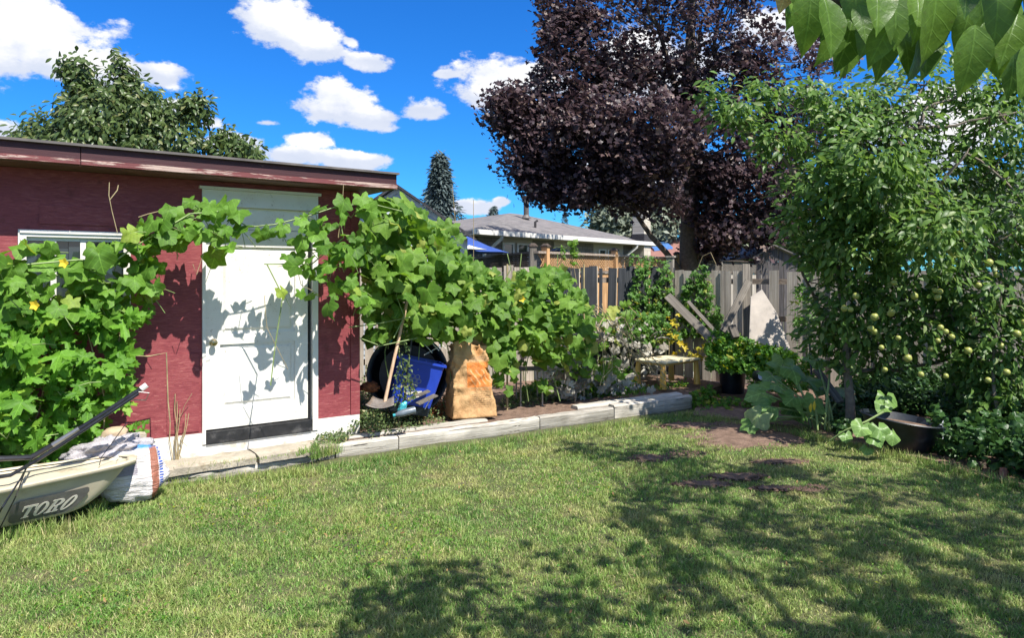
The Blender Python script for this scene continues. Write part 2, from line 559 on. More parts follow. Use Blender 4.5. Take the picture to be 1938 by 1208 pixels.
M_squash = leaf_mat('squash_leaf_green', (0.070, 0.165, 0.020), (0.165, 0.330, 0.040), (0.28, 0.38, 0.06), trans=0.40, vein=0.35, rough=0.55, blem=0.15, tboost=1.5)
M_mass = leaf_mat('gourd_leaf_green', (0.070, 0.165, 0.022), (0.185, 0.330, 0.048), (0.38, 0.42, 0.10), trans=0.42, vein=0.25, rough=0.55, blem=0.3, tboost=1.5)
M_lobed = leaf_mat('lobed_leaf_green', (0.065, 0.180, 0.018), (0.150, 0.330, 0.034), (0.24, 0.40, 0.05), trans=0.38, vein=0.3, rough=0.55, tboost=1.5)
M_hop = leaf_mat('hop_leaf_green', (0.050, 0.130, 0.018), (0.115, 0.245, 0.038), (0.30, 0.32, 0.05), trans=0.35, vein=0.2)
M_berry = leaf_mat('bed_leaf_green', (0.045, 0.140, 0.014), (0.13, 0.290, 0.030), (0.34, 0.36, 0.04), trans=0.38, vein=0.2)
M_yellow = leaf_mat('yellowing_leaf', (0.30, 0.30, 0.03), (0.55, 0.43, 0.04), None, trans=0.35, vein=0.2)
M_palesq = leaf_mat('pale_squash_leaf', (0.085, 0.19, 0.040), (0.19, 0.31, 0.085), (0.32, 0.38, 0.18), trans=0.25, vein=0.5, rough=0.38)
M_dead = leaf_mat('dead_leaf', (0.16, 0.14, 0.11), (0.42, 0.40, 0.34), (0.55, 0.53, 0.46), trans=0.15, rough=0.8, vein=0.3)
M_plum = leaf_mat('plum_leaf', (0.055, 0.120, 0.028), (0.160, 0.275, 0.065), (0.30, 0.37, 0.15), trans=0.42, rough=0.38, vein=0.15, tboost=1.6)
M_plumlow = M_plum
M_cherry = leaf_mat('cherry_leaf', (0.035, 0.095, 0.020), (0.135, 0.240, 0.040), None, trans=0.42, rough=0.38, vein=0.2, blem=0.18, vfreq=11, tboost=1.5)
M_cherryY = leaf_mat('yellow_cherry_leaf', (0.42, 0.30, 0.09), (0.60, 0.44, 0.14), None, trans=0.35, rough=0.5, vein=0.3, vfreq=11, blem=0.3)
M_back = leaf_mat('drooping_leaf', (0.038, 0.072, 0.022), (0.115, 0.165, 0.048), (0.22, 0.23, 0.09), trans=0.22, rough=0.36, vein=0)
M_maple = leaf_mat('purple_maple_leaf', (0.030, 0.019, 0.026), (0.120, 0.076, 0.078), (0.29, 0.21, 0.17), trans=0.26, rough=0.40, vein=0, tboost=1.2)
M_spruce = leaf_mat('spruce_needles', (0.035, 0.058, 0.054), (0.10, 0.135, 0.13), None, trans=0.0, rough=0.6, vein=0)
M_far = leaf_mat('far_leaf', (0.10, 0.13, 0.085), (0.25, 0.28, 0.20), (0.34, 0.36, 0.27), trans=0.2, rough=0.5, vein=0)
M_weed = leaf_mat('weed_leaf', (0.055, 0.095, 0.030), (0.150, 0.210, 0.075), (0.33, 0.30, 0.13), trans=0.25, vein=0)
M_cover = leaf_mat('ground_cover_leaf', (0.025, 0.065, 0.020), (0.060, 0.135, 0.035), None, trans=0.28, vein=0.1, rough=0.38)

M_bark = simple_mat('bark', (0.10, 0.075, 0.055), 0.9, 0.25, 14, 0.8, bdist=0.02)
M_barkpale = simple_mat('pale_bark', (0.20, 0.165, 0.13), 0.9, 0.25, 14, 0.7, bdist=0.015)
M_twig = simple_mat('twig_bark', (0.15, 0.11, 0.085), 0.8, 0.25, 14, 0.3)
M_stem = simple_mat('green_stem', (0.22, 0.30, 0.10), 0.6, 0.2, 10, 0.1)
M_drystem = simple_mat('dry_stem', (0.38, 0.30, 0.16), 0.8, 0.2, 10, 0.1)
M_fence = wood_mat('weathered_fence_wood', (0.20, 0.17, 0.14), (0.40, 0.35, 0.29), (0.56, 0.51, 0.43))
M_fenceshade = wood_mat('shaded_fence_wood', (0.020, 0.023, 0.028), (0.042, 0.046, 0.053), (0.080, 0.085, 0.092))  # shade on the back fence put into the wood colour
M_edgelit = wood_mat('sunlit_board_edge', (0.40, 0.34, 0.26), (0.55, 0.48, 0.38), (0.65, 0.58, 0.47))  # sunlight on the board edges put into the colour
M_orange = wood_mat('orange_cedar', (0.36, 0.19, 0.085), (0.52, 0.30, 0.14), (0.64, 0.42, 0.22))
M_latdark = wood_mat('dark_lattice_wood', (0.045, 0.032, 0.026), (0.085, 0.065, 0.052), (0.14, 0.11, 0.09))
M_railwood = wood_mat('rail_wood', (0.17, 0.13, 0.10), (0.30, 0.24, 0.19), (0.42, 0.35, 0.28), 'X')
M_timber = wood_mat('bleached_timber', (0.22, 0.19, 0.155), (0.47, 0.435, 0.37), (0.66, 0.62, 0.55), 'X', crack=1.0, bump=1.0, scale=1.1, gen=(0, 0, -math.atan2(2.57, 4.05)))
M_plank = wood_mat('grey_plank', (0.08, 0.07, 0.06), (0.17, 0.15, 0.125), (0.28, 0.25, 0.21), 'Z')
# ================================================================== GROUND
m, t, b = new_mat('ground_soil_grass')
co = t.node('ShaderNodeTexCoord').outputs['Object']
c = t.ramp(t.noise(co, 1.2, 6, 0.6), [(0.35, (0.045, 0.06, 0.02)), (0.6, (0.09, 0.11, 0.035))])
t.l.new(c, b.inputs['Base Color']); b.inputs['Roughness'].default_value = 0.95
M_ground = m
m, t, b = new_mat('lawn_thatch')
co = t.node('ShaderNodeTexCoord').outputs['Object']
c = t.ramp(t.noise(co, 2.2, 8, 0.65), [(0.32, (0.06, 0.075, 0.025)), (0.55, (0.12, 0.13, 0.045)), (0.72, (0.22, 0.17, 0.09))])
c = t.mix(t.maprange(t.noise(co, 60, 3, 0.6), 0.4, 0.65, 0, 0.7), c, (0.030, 0.030, 0.014))
t.l.new(c, b.inputs['Base Color']); b.inputs['Roughness'].default_value = 0.95
t.l.new(t.bump(t.noise(co, 70, 4, 0.7), 0.6, 0.02), b.inputs['Normal'])
M_lawn = m
m, t, b = new_mat('dry_soil')
co = t.node('ShaderNodeTexCoord').outputs['Object']
c = t.ramp(t.noise(co, 9, 8, 0.7), [(0.3, (0.11, 0.068, 0.045)), (0.55, (0.22, 0.14, 0.098)), (0.75, (0.34, 0.235, 0.17))])
t.l.new(c, b.inputs['Base Color']); b.inputs['Roughness'].default_value = 0.95
t.l.new(t.bump(t.noise(co, 28, 8, 0.75), 1.0, 0.03), b.inputs['Normal'])
M_soil = m

MB().add([(-400,-400,-0.12),(400,-400,-0.12),(400,900,-0.12),(-400,900,-0.12)], [(0,1,2,3)]).build('ground', M_ground, kind='structure')

LAWN = [(-900,1010),(0,985),(180,950),(300,930),(330,921),(640,879),(700,872),(1312,781),(1345,783),(1400,792),(1500,806),(1600,834),(1650,848),(1760,868),(1850,898),(1938,922),(2300,1000),(3200,1300),(3600,2600),(-2600,2600)]
DIRT = [(1415,826,100,26),(1300,806,60,7),(1330,917,50,7),(1230,868,36,7),(1390,903,60,7),(1480,874,50,5),(1462,925,40,5),(1540,925,30,6),(1300,860,36,6)]
def dirt_amount(px, py):
    d = np.zeros(px.shape)
    for (cx, cy, rx, ry) in DIRT:
        q = np.hypot((px-cx)/rx, (py-cy)/ry)
        d = np.maximum(d, np.clip(1.35-q, 0, 1))
    return d
# lawn sheet (gently uneven)
xs = np.linspace(-9, 9, 90); ys = np.linspace(-6, 12, 90)
XX, YY = np.meshgrid(xs, ys)
def lawn_z(x, y):
    return 0.010*np.sin(x*1.7+0.4)*np.cos(y*1.3) + 0.008*np.sin(x*4.1+y*2.3) - 0.02
V = np.stack([XX.ravel(), YY.ravel(), lawn_z(XX, YY).ravel()], 1)
T = []
for j in range(89):
    for i in range(89):
        a = j*90+i; T += [(a, a+1, a+91), (a, a+91, a+90)]
me = np_mesh('lawn', V, np.array(T), M_lawn, smooth=True)
o = bpy.data.objects.new('lawn', me); COL.objects.link(o); o['kind'] = 'structure'

# bare earth patches with clods
def ellipse_ground(cx, cy, rx, ry, z, n=28, j=0.22):
    pts = []
    for k in range(n):
        a = 2*math.pi*k/n; q = 1+rnd.uniform(-j, j)
        pts.append(G(cx+rx*q*math.cos(a), cy+ry*q*math.sin(a), z))
    return pts
mb = MB()
for (cx, cy, rx, ry) in DIRT[:7]:
    c0 = G(cx, cy, 0.012); n = 28; base = len(mb.v)
    ring1 = ellipse_ground(cx, cy, rx*0.6, ry*0.6, 0.008); ring2 = ellipse_ground(cx, cy, rx*1.1, ry*1.1, -0.012)
    for k in range(n): ring1[k].z += rnd.uniform(0, 0.014)
    vs_ = [c0]+ring1+ring2
    fs = [(0, 1+k, 1+(k+1) % n) for k in range(n)] + [(1+k, 1+n+k, 1+n+(k+1) % n, 1+(k+1) % n) for k in range(n)]
    mb.add(vs_, fs)
mb.build('dirt_patch', M_soil, kind='structure', smooth=True)
mb = MB()
for (cx, cy, rx, ry) in DIRT:
    for k in range(int(rx*3.2)):
        a = rnd.uniform(0, 6.28); q = math.sqrt(rnd.random())*1.15
        g = G(cx+rx*q*math.cos(a), cy+ry*q*math.sin(a), 0.0); s_ = rnd.uniform(0.005, 0.018)
        vs_ = [g+Vector((s_*rnd.uniform(.6, 1.2)*math.cos(w), s_*rnd.uniform(.6, 1.2)*math.sin(w), 0.0)) for w in (0, 1.57, 3.14, 4.71)]+[g+Vector((0, 0, s_*rnd.uniform(.6, 1.2)))]
        mb.add(vs_, [(0,1,4),(1,2,4),(2,3,4),(3,0,4)])
mb.build('soil_clods', M_soil, kind='stuff')

# ------------------------------------------------------------------ grass
m, t, b = new_mat('grass_blade')
co = t.node('ShaderNodeTexCoord').outputs['Object']
isl = t.node('ShaderNodeNewGeometry').outputs['Random Per Island']
n1 = t.noise(co, 1.1, 5, 0.6); n2 = t.noise(co, 5.5, 4, 0.6)
mixn = t.math('ADD', t.math('MULTIPLY', n1, 0.6), t.math('MULTIPLY', n2, 0.4))
c = t.ramp(mixn, [(0.34, (0.095, 0.215, 0.046)), (0.45, (0.180, 0.305, 0.068)), (0.54, (0.275, 0.355, 0.095)), (0.66, (0.44, 0.42, 0.17))])
dry = t.maprange(isl, 0.80, 0.90)
c = t.mix(t.math('MULTIPLY', dry, 0.75), c, (0.55, 0.46, 0.25))
hsv = t.node('ShaderNodeHueSaturation'); t.l.new(c, hsv.inputs['Color'])
t.l.new(t.math('MULTIPLY_ADD', t.math('FRACT', t.math('MULTIPLY', isl, 17.3)), 0.75, 0.70), hsv.inputs['Value'])
c = hsv.outputs[0]
t.l.new(c, b.inputs['Base Color']); b.inputs['Roughness'].default_value = 0.5; b.inputs['Specular IOR Level'].default_value = 0.35
tr = t.node('ShaderNodeBsdfTranslucent'); t.l.new(c, tr.inputs['Color'])
mx = t.node('ShaderNodeMixShader'); mx.inputs[0].default_value = 0.3
t.l.new(b.outputs[0], mx.inputs[1]); t.l.new(tr.outputs[0], mx.inputs[2])
t.l.new(mx.outputs[0], m.node_tree.nodes['Material Output'].inputs[0])
M_grass = m

def vnoise(x, y, s, seed=0):
    """cheap smooth value noise"""
    r = np.random.default_rng(seed); g = r.random((64, 64))
    u = (x/s) % 63; v = (y/s) % 63
    i = u.astype(int); j = v.astype(int); fu = u-i; fv = v-j
    fu = fu*fu*(3-2*fu); fv = fv*fv*(3-2*fv)
    i1 = (i+1) % 64; j1 = (j+1) % 64
    return (g[i, j]*(1-fu)+g[i1, j]*fu)*(1-fv)+(g[i, j1]*(1-fu)+g[i1, j1]*fu)*fv

def blades(name, x, y, z, h, w, lean, **kw):
    n = len(x)
    a = rng.uniform(0, 2*math.pi, n); la = rng.uniform(0, 2*math.pi, n)
    dx = np.cos(a)*w/2; dy = np.sin(a)*w/2
    lx = np.cos(la)*lean*h; ly = np.sin(la)*lean*h
    V = np.zeros((n, 5, 3))
    V[:, 0] = np.stack([x-dx, y-dy, z], 1); V[:, 1] = np.stack([x+dx, y+dy, z], 1)
    V[:, 2] = np.stack([x-dx*.8+lx*.35, y-dy*.8+ly*.35, z+h*.55], 1); V[:, 3] = np.stack([x+dx*.8+lx*.35, y+dy*.8+ly*.35, z+h*.55], 1)
    V[:, 4] = np.stack([x+lx, y+ly, z+h*np.sqrt(np.clip(1-lean**2*.6, .1, 1))], 1)
    T = np.array([(0,1,3),(0,3,2),(2,3,4)])[None]+(np.arange(n)*5)[:, None, None]
    me = np_mesh(name, V.reshape(-1, 3), T.reshape(-1, 3), kw.get('mat', M_grass))
    o = bpy.data.objects.new(name, me); COL.objects.link(o)
    return o
NB = 400000
u = rng.random(NB*2)
y0, y1 = 2.4, 9.7
k_ = 0.65
Y = (y0**(1-k_) + u*(y1**(1-k_)-y0**(1-k_)))**(1/(1-k_))
X = rng.uniform(-1, 1, NB*2)*(0.74*Y+0.7)
px = CX+X/Y*F; py = HZ+ZC/Y*F
keep = in_poly(px, py, LAWN)
clump = vnoise(X, Y, 0.10, 3)
da = dirt_amount(px, py)
keep &= rng.random(NB*2) < np.clip(1.08-da*1.5, 0.0, 1)*(0.45+0.75*clump)
X = X[keep][:NB]; Y = Y[keep][:NB]; clump = clump[keep][:NB]
big = vnoise(X+9, Y, 0.5, 5)
h = (0.016+0.026*rng.random(len(X)))*(0.45+1.1*clump)*(0.7+0.6*big)
edge = in_poly(CX+X/Y*F, HZ+ZC/Y*F-14, LAWN)
h = np.where(edge, h, h*1.7)
g = blades('lawn_grass', X, Y, lawn_z(X, Y)-0.002, h, 0.0030+0.0034*rng.random(len(X))*(Y/5), rng.uniform(0.2, 1.15, len(X)))
tag(g, 'mown lawn grass, green with straw-coloured dry blades', 'grass', kind='stuff')

# ================================================================== RAISED BED AND TIMBERS
SH = Frame(-2.735, 6.47, 0.814, 0.581)       # the shed's front wall
bed_z = 0.12
tl = Frame(-1.67, 6.83, 4.05, 2.57)
TL = math.hypot(4.05, 2.57)
bed = [tl.p(-0.35, -0.12, bed_z), tl.p(TL*0.5, -0.12, bed_z), tl.p(TL, -0.12, bed_z), Vector((3.2, 10.6, bed_z)), Vector((2.6, 11.6, bed_z)), Vector((-2.7, 10.2, bed_z)), SH.p(1.5, -0.6, bed_z), SH.p(1.45, -0.05, bed_z)]
mb = MB(); n = len(bed)
mb.add(bed+[v-Vector((0, 0, 0.3)) for v in bed], [tuple(range(n))]+[(k, (k+1) % n, n+(k+1) % n, n+k) for k in range(n)])
mb.build('garden_bed', M_soil, kind='structure')
# right garden soil
GR = [(1312,786),(1400,795),(1500,808),(1600,838),(1650,850),(1760,870),(1850,900),(1938,924),(2300,1000),(2500,760),(1500,690),(1330,720)]
mb = MB(); mb.add([G(a, b_, 0.006) for a, b_ in GR], [tuple(range(len(GR)))])
mb.build('garden_soil', M_soil, kind='structure')
# timber edging: two courses, each beam a thing
def timber(fr, t0, t1, o0, o1, z0, z1, label, tilt=0.0, name='landscape_timber', grp='bleached landscape timbers edging the raised bed'):
    mb = MB()
    seg = max(2, int((t1-t0)/0.12)); ring = []
    base = fr.p(t0, (o0+o1)/2, z0)
    for i in range(seg+1):
        tt = t0+(t1-t0)*i/seg
        j = lambda a: rnd.uniform(-a, a)
        zt = tilt*(tt-t0)
        ring.append([fr.p(tt, o1-0.012+j(.004), z0+zt), fr.p(tt, o1+j(.006), z0+0.02+zt), fr.p(tt, o1+j(.006), z1-0.018+zt+j(.004)), fr.p(tt, o1-0.02+j(.004), z1+zt+j(.005)),
                     fr.p(tt, o0+0.015, z1+zt+j(.005)), fr.p(tt, o0, z1-0.02+zt), fr.p(tt, o0, z0+zt)])
    m_ = 7; vs_ = [v for r_ in ring for v in r_]
    fs = [(i*m_+k, i*m_+(k+1) % m_, (i+1)*m_+(k+1) % m_, (i+1)*m_+k) for i in range(seg) for k in range(m_)]
    fs += [tuple(range(m_-1, -1, -1)), tuple(seg*m_+k for k in range(m_))]
    mb.add(vs_, fs)
    return mb.build(name, M_timber, smooth=True, loc=base, label=label, cat='timber', group=grp)
timber(tl, -0.02, 0.62, -0.12, 0.0, -0.03, 0.115, 'short cracked timber nearest the shed corner, half buried in dry weeds')
timber(tl, 0.635, 2.35, -0.115, -0.004, -0.03, 0.12, 'long bleached timber lying in front of the paper yard-waste bag')
timber(tl, 2.362, 3.45, -0.12, 0.0, -0.03, 0.125, 'middle bleached timber below the metal stool, a vertical joint at each end')
timber(tl, 3.462, TL, -0.12, 0.0, -0.03, 0.15, 'last bleached timber in front of the yellow table, its far end in shade')
timber(tl, 0.1, 1.75, -0.26, -0.135, 0.075, 0.145, 'thin upper timber lying behind the edging near the shovel', grp='upper timbers laid on the bed behind the edging')
timber(tl, 3.0, TL-0.03, -0.27, -0.135, 0.09, 0.165, 'upper timber under the legs of the yellow table', grp='upper timbers laid on the bed behind the edging')

# ================================================================== SHED
m, t, b = new_mat('red_painted_plywood')
co = t.node('ShaderNodeTexCoord').outputs['Object']
rz = t.mapping(co, (1, 1, 1), (0, 0, 0), (0, 0, -math.atan2(.581, .814)))
g1 = t.noise(t.mapping(rz, (6, 40, 34)), 1.0, 7, 0.68, 2.2)
g2 = t.noise(t.mapping(rz, (1.4, 4, 3.0)), 1.0, 5, 0.6)
c = t.ramp(g1, [(0.28, (0.17, 0.030, 0.038)), (0.5, (0.255, 0.056, 0.063)), (0.74, (0.37, 0.115, 0.112))])
c = t.mix(t.maprange(g2, 0.40, 0.66, 0, 0.45), c, (0.19, 0.034, 0.042))
sepc = t.node('ShaderNodeSeparateXYZ'); t.l.new(co, sepc.inputs[0])
wear = t.math('MULTIPLY', t.maprange(g1, 0.60, 0.68), t.maprange(sepc.outputs[2], 1.2, 0.35, 0, 0.7))
c = t.mix(wear, c, (0.50, 0.28, 0.22))
dk = t.maprange(t.noise(t.mapping(rz, (6, 6, 5)), 1.0, 4, 0.6), 0.60, 0.72, 0, 0.45)
c = t.mix(dk, c, (0.09, 0.018, 0.02))
t.l.new(c, b.inputs['Base Color']); b.inputs['Roughness'].default_value = 0.55; b.inputs['Specular IOR Level'].default_value = 0.35
t.l.new(t.bump(g1, 0.55, 0.006), b.inputs['Normal'])
M_red = m
def peel_mat(name, base_c, bare, th=0.52, axis=(3, 60, 60)):
    m, t, b = new_mat(name)
    co = t.node('ShaderNodeTexCoord').outputs['Object']
    rz = t.mapping(co, (1, 1, 1), (0, 0, 0), (0, 0, -math.atan2(.581, .814)))
    g1 = t.noise(t.mapping(rz, axis), 1.0, 6, 0.65, 0.6)
    g2 = t.noise(t.mapping(rz, (2.0, 9, 9)), 1.0, 6, 0.65)
    c = t.ramp(g1, [(0.3, tuple(x*0.6 for x in base_c)), (0.65, base_c)])
    pm = t.maprange(t.math('ADD', t.math('MULTIPLY', g1, 0.4), t.math('MULTIPLY', g2, 0.6)), th, th+0.05)
    c = t.mix(pm, c, t.ramp(g1, [(0.35, tuple(x*0.5 for x in bare)), (0.6, bare)]))
    t.l.new(c, b.inputs['Base Color']); b.inputs['Roughness'].default_value = 0.6
    t.l.new(t.bump(t.math('ADD', g1, pm), 0.5, 0.004), b.inputs['Normal'])
    return m
M_fascia = peel_mat('peeling_maroon_fascia', (0.060, 0.014, 0.018), (0.30, 0.18, 0.15), 0.60)
M_fascialow = peel_mat('worn_red_fascia', (0.20, 0.05, 0.05), (0.52, 0.38, 0.32), 0.50)
M_soffit = simple_mat('brown_soffit', (0.16, 0.085, 0.065), 0.7, 0.15, 6, 0.2)
M_roofmet = simple_mat('grey_roof_sheet', (0.13, 0.115, 0.105), 0.6, 0.2, 6, 0.2)
m, t, b = new_mat('white_paint')
co = t.node('ShaderNodeTexCoord').outputs['Object']
dn = t.noise(co, 5, 8, 0.7); sp = t.noise(co, 55, 3, 0.6)
sepc = t.node('ShaderNodeSeparateXYZ'); t.l.new(co, sepc.inputs[0])
c = t.mix(t.maprange(dn, 0.45, 0.75, 0, 0.45), (0.76, 0.74, 0.68), (0.58, 0.54, 0.45))
c = t.mix(t.math('MULTIPLY', t.maprange(sp, 0.60, 0.68), t.maprange(dn, 0.46, 0.58, 0, 0.6)), c, (0.30, 0.25, 0.18))
c = t.mix(t.math('MULTIPLY', t.maprange(dn, 0.48, 0.62), t.maprange(sepc.outputs[2], 0.45, 0.12, 0, 0.55)), c, (0.36, 0.30, 0.21))
t.l.new(c, b.inputs['Base Color']); b.inputs['Roughness'].default_value = 0.45
t.l.new(t.bump(sp, 0.12, 0.003), b.inputs['Normal'])
M_white = m
M_whitetrim = simple_mat('old_white_trim', (0.74, 0.72, 0.66), 0.5, 0.05, 9, 0.15, dirt=((0.40, 0.36, 0.28), 0.5))
M_black = simple_mat('black_rubber_strip', (0.018, 0.018, 0.020), 0.55, 0.3, 12, 0.3, dirt=((0.14, 0.135, 0.13), 0.5))
M_brass = simple_mat('aged_brass', (0.55, 0.42, 0.22), 0.28, 0.1, 20, 0.05, metallic=1.0)
m, t, b = new_mat('window_glass')
b.inputs['Base Color'].default_value = (0.03, 0.04, 0.045, 1); b.inputs['Roughness'].default_value = 0.05
b.inputs['Specular IOR Level'].default_value = 0.8
M_glass = m
M_conc = simple_mat('weathered_concrete', (0.42, 0.37, 0.29), 0.9, 0.18, 7, 0.7, dirt=((0.20, 0.16, 0.10), 0.75), bscale=45, bdist=0.012)

WT = 2.60      # wall top
zb = 0.32
tD0, tD1 = SH.t(383), SH.t(600)
tl0, tl1 = SH.t(390), SH.t(584)
zD1 = SH.z(385, 359); zleaf0 = 0.335; zleaf1 = zleaf0+2.03
tW0, tW1 = SH.t(34), SH.t(247)
zW1 = SH.z(34, 434); zW0 = SH.z(34, 612)
tEnd = 1.422
shed = empty('garden_shed', SH.p(0, -1.2, 0), 'maroon plywood garden shed with a white door and a flat overhanging roof', 'shed')
mb = MB()
wall_holes(mb, SH, -4.2, tEnd, zb, WT, 0.0, 0.10, [(tD0, tD1, zb, zD1), (tW0, tW1, zW0, zW1)])
mb.boxf(SH, tEnd-0.10, tEnd, -3.2, -0.10, zb, WT)
mb.boxf(SH, -4.2, -4.1, -3.2, -0.10, zb, WT)
mb.boxf(SH, -4.1, tEnd-0.10, -3.2, -3.1, zb, WT)
mb.boxf(SH, -4.1, tEnd-0.10, -3.1, -0.10, 0.25, 0.31)
wl = mb.build('wall', M_red, shed)
# plywood sheet joints: thin battens over the seams, a patch panel above the window, corner board
tS = SH.t(268)
MB().boxf(SH, tEnd-0.085, tEnd+0.012, 0.0015, 0.014, zb, WT-0.002).build('corner_board', M_red, shed)
pz = SH.z(75, 388)
MB().boxf(SH, SH.t(74), SH.t(250), 0.0015, 0.010, zW1+0.05, pz).build('patch_panel', M_red, shed)
MB().boxf(SH, SH.t(316), SH.t(380)-0.015, 0.0015, 0.009, zb+0.02, SH.z(316, 672)).build('patch_panel', M_red, shed)
mb = MB()
mb.boxf(SH, -4.2, tD0, -0.12, 0.012, -0.05, zb-0.003)
mb.boxf(SH, tD1, tEnd+0.01, -0.12, 0.012, -0.05, zb-0.003)
mb.boxf(SH, tD0, tD1, -0.12, 0.008, -0.05, 0.205)
mb.boxf(SH, tEnd-0.1, tEnd+0.01, -3.2, -0.12, -0.05, zb-0.003)
mb.build('foundation', M_white, shed)
# roof
ov = 0.37
roof = MB().boxf(SH, -4.6, 1.69, -3.5, ov+0.035, 2.752, 2.772).build('roof', M_roofmet, shed)
MB().boxf(SH, -4.55, -1.05, ov-0.03, ov, 2.655, 2.750).build('fascia_board', M_fascia, roof)
MB().boxf(SH, -1.044, 1.672, ov-0.03, ov+0.001, 2.655, 2.750).build('fascia_board', M_fascia, roof)
MB().boxf(SH, -4.55, -1.05, ov-0.032, ov+0.016, 2.612, 2.652).build('lower_fascia_strip', M_fascialow, roof)
MB().boxf(SH, -1.044, 1.675, ov-0.032, ov+0.014, 2.610, 2.652).build('lower_fascia_strip', M_fascialow, roof)
MB().boxf(SH, 1.645, 1.675, -3.5, ov-0.034, 2.612, 2.748).build('fascia_board', M_fascia, roof)
MB().boxf(SH, -4.55, 1.643, -3.45, ov-0.034, 2.603, 2.625).build('soffit', M_soffit, roof)
# door frame and door
fr_ = MB()
cw = 0.062
wall_holes(fr_, SH, tD0-0.004, tD1+0.004, 0.215, zD1+0.004, 0.022, 0.12, [(tl0-0.006, tl1+0.034, 0.2, zleaf1+0.012)])
dfr = fr_.build('door_frame', M_white, shed)
MB().boxf(SH, tl1+0.006, tl1+0.012, -0.05, -0.018, zleaf0, zleaf1).build('weather_strip', M_black, dfr)
MB().boxf(SH, tD0-0.03, tD1+0.03, 0.0, 0.04, zD1+0.006, zD1+0.032).build('header_trim', M_white, dfr)
MB().boxf(SH, tl0-0.006, tl1+0.034, -0.09, -0.022, zleaf1-0.19, zleaf1+0.010).build('head_panel', M_white, dfr)
leaf_top = zleaf1-0.195
mb = MB()
tm0, tm1 = tl0+0.125, tl1-0.125
wall_holes(mb, SH, tl0, tl1, zleaf0, leaf_top, -0.022, 0.018, [(tm0, tm1, zleaf0+0.18, 1.105), (tm0, tm1, 1.20, leaf_top-0.16)])
mb.boxf(SH, tl0, tl1, -0.062, -0.041, zleaf0, leaf_top)
door = mb.build('door', M_white, shed)
for z0_, z1_ in ((zleaf0+0.18, 1.105), (1.20, leaf_top-0.16)):
    # raised field inside each sunk panel
    a0, a1, c0_, c1_ = tm0+0.03, tm1-0.03, z0_+0.03, z1_-0.03
    q = MB(); e = 0.022
    vs_ = [SH.p(a0, -0.0405, c0_), SH.p(a1, -0.0405, c0_), SH.p(a1, -0.0405, c1_), SH.p(a0, -0.0405, c1_),
           SH.p(a0+e, -0.027, c0_+e), SH.p(a1-e, -0.027, c0_+e), SH.p(a1-e, -0.027, c1_-e), SH.p(a0+e, -0.027, c1_-e)]
    q.add(vs_, [(0,1,5,4),(1,2,6,5),(2,3,7,6),(3,0,4,7),(4,5,6,7)])
    q.build('door_panel', M_white, door)
kb = SH.at(403, 648, -0.02)
nrm = Vector((SH.n[0], SH.n[1], 0))
MB().lathe(kb-nrm*0.001, nrm, [(0.0, 0), (0.030, 0), (0.032, 0.006), (0.014, 0.010), (0.012, 0.030), (0.024, 0.038), (0.030, 0.052), (0.026, 0.066), (0.010, 0.072), (0.0, 0.072)], 20).build('knob', M_brass, door, smooth=True)
MB().boxf(SH, tl0-0.002, tl1+0.03, -0.09, 0.030, 0.215, zleaf0-0.014).build('threshold', M_black, shed)
# window
wf = MB()
e = 0.055
wall_holes(wf, SH, tW0, tW1, zW0, zW1, 0.018, 0.11, [(tW0+e, tW1-e, zW0+e, zW1-e)])
win = wf.build('window', M_whitetrim, shed)
MB().boxf(SH, tW0+0.012, tW1-0.012, 0.019, 0.030, zW1-0.028, zW1-0.008).build('frame', M_whitetrim, win)
MB().boxf(SH, tW0-0.02, tW1+0.02, 0.0, 0.055, zW0-0.035, zW0-0.002).build('sill', M_whitetrim, win)
mb = MB()
for f_ in (0.30, 0.56):
    tt = tW0+(tW1-tW0)*f_; mb.boxf(SH, tt-0.02, tt+0.02, -0.06, -0.01, zW0+e, zW1-e)
mb.boxf(SH, tW0+e, tW1-e, -0.06, -0.012, zW1-e-0.03, zW1-e)
mb.build('sash', M_whitetrim, win)
MB().boxf(SH, tW0+e, tW0+(tW1-tW0)*.43, -0.052, -0.046, zW0+e, zW1-e-.031).build('pane', M_glass, win)
MB().boxf(SH, tW0+(tW1-tW0)*.43+0.002, tW1-e, -0.040, -0.034, zW0+e, zW1-e-.031).build('pane', M_glass, win)

# concrete step in two slabs on a sleeper
def slab(t0, t1, o0, o1, z0, z1, label):
    mb = MB(); nt, no = 10, 5; j = lambda a: rnd.uniform(-a, a)
    vs_ = []; 
    for i in range(nt+1):
        for k in range(no+1):
            tt = t0+(t1-t0)*i/nt; oo = o0+(o1-o0)*k/no
            e_ = (k == no)*0.014+(k == 0)*0.01
            vs_.append(SH.p(tt+(j(.012) if k == no else 0), oo+(j(.012) if k == no else 0), z1-e_+j(.006)))
    fs = [(i*(no+1)+k, (i+1)*(no+1)+k, (i+1)*(no+1)+k+1, i*(no+1)+k+1) for i in range(nt) for k in range(no)]
    b0 = len(vs_)
    ring = [i*(no+1)+no for i in range(nt+1)]+[nt*(no+1)+k for k in range(no-1, -1, -1)]+[i*(no+1) for i in range(nt-1, -1, -1)]+list(range(1, no))
    low = [Vector((vs_[i].x, vs_[i].y, z0)) for i in ring]
    vs_ += low; R_ = len(ring)
    fs += [(ring[i], ring[(i+1) % R_], b0+(i+1) % R_, b0+i) for i in range(R_)]
    mb.add(vs_, fs)
    return mb.build('step_slab', M_conc, smooth=True, loc=SH.p((t0+t1)/2, (o0+o1)/2, z0), label=label, cat='slab', group='concrete slabs forming the door step')
tc0, tc1, tc2 = SH.t(300, .33), SH.t(487, .33), SH.t(637, .33)
slab(tc0, tc1-0.006, 0.02, 0.345, 0.055, 0.125, 'rough concrete step slab below the left half of the door, crumbled surface')
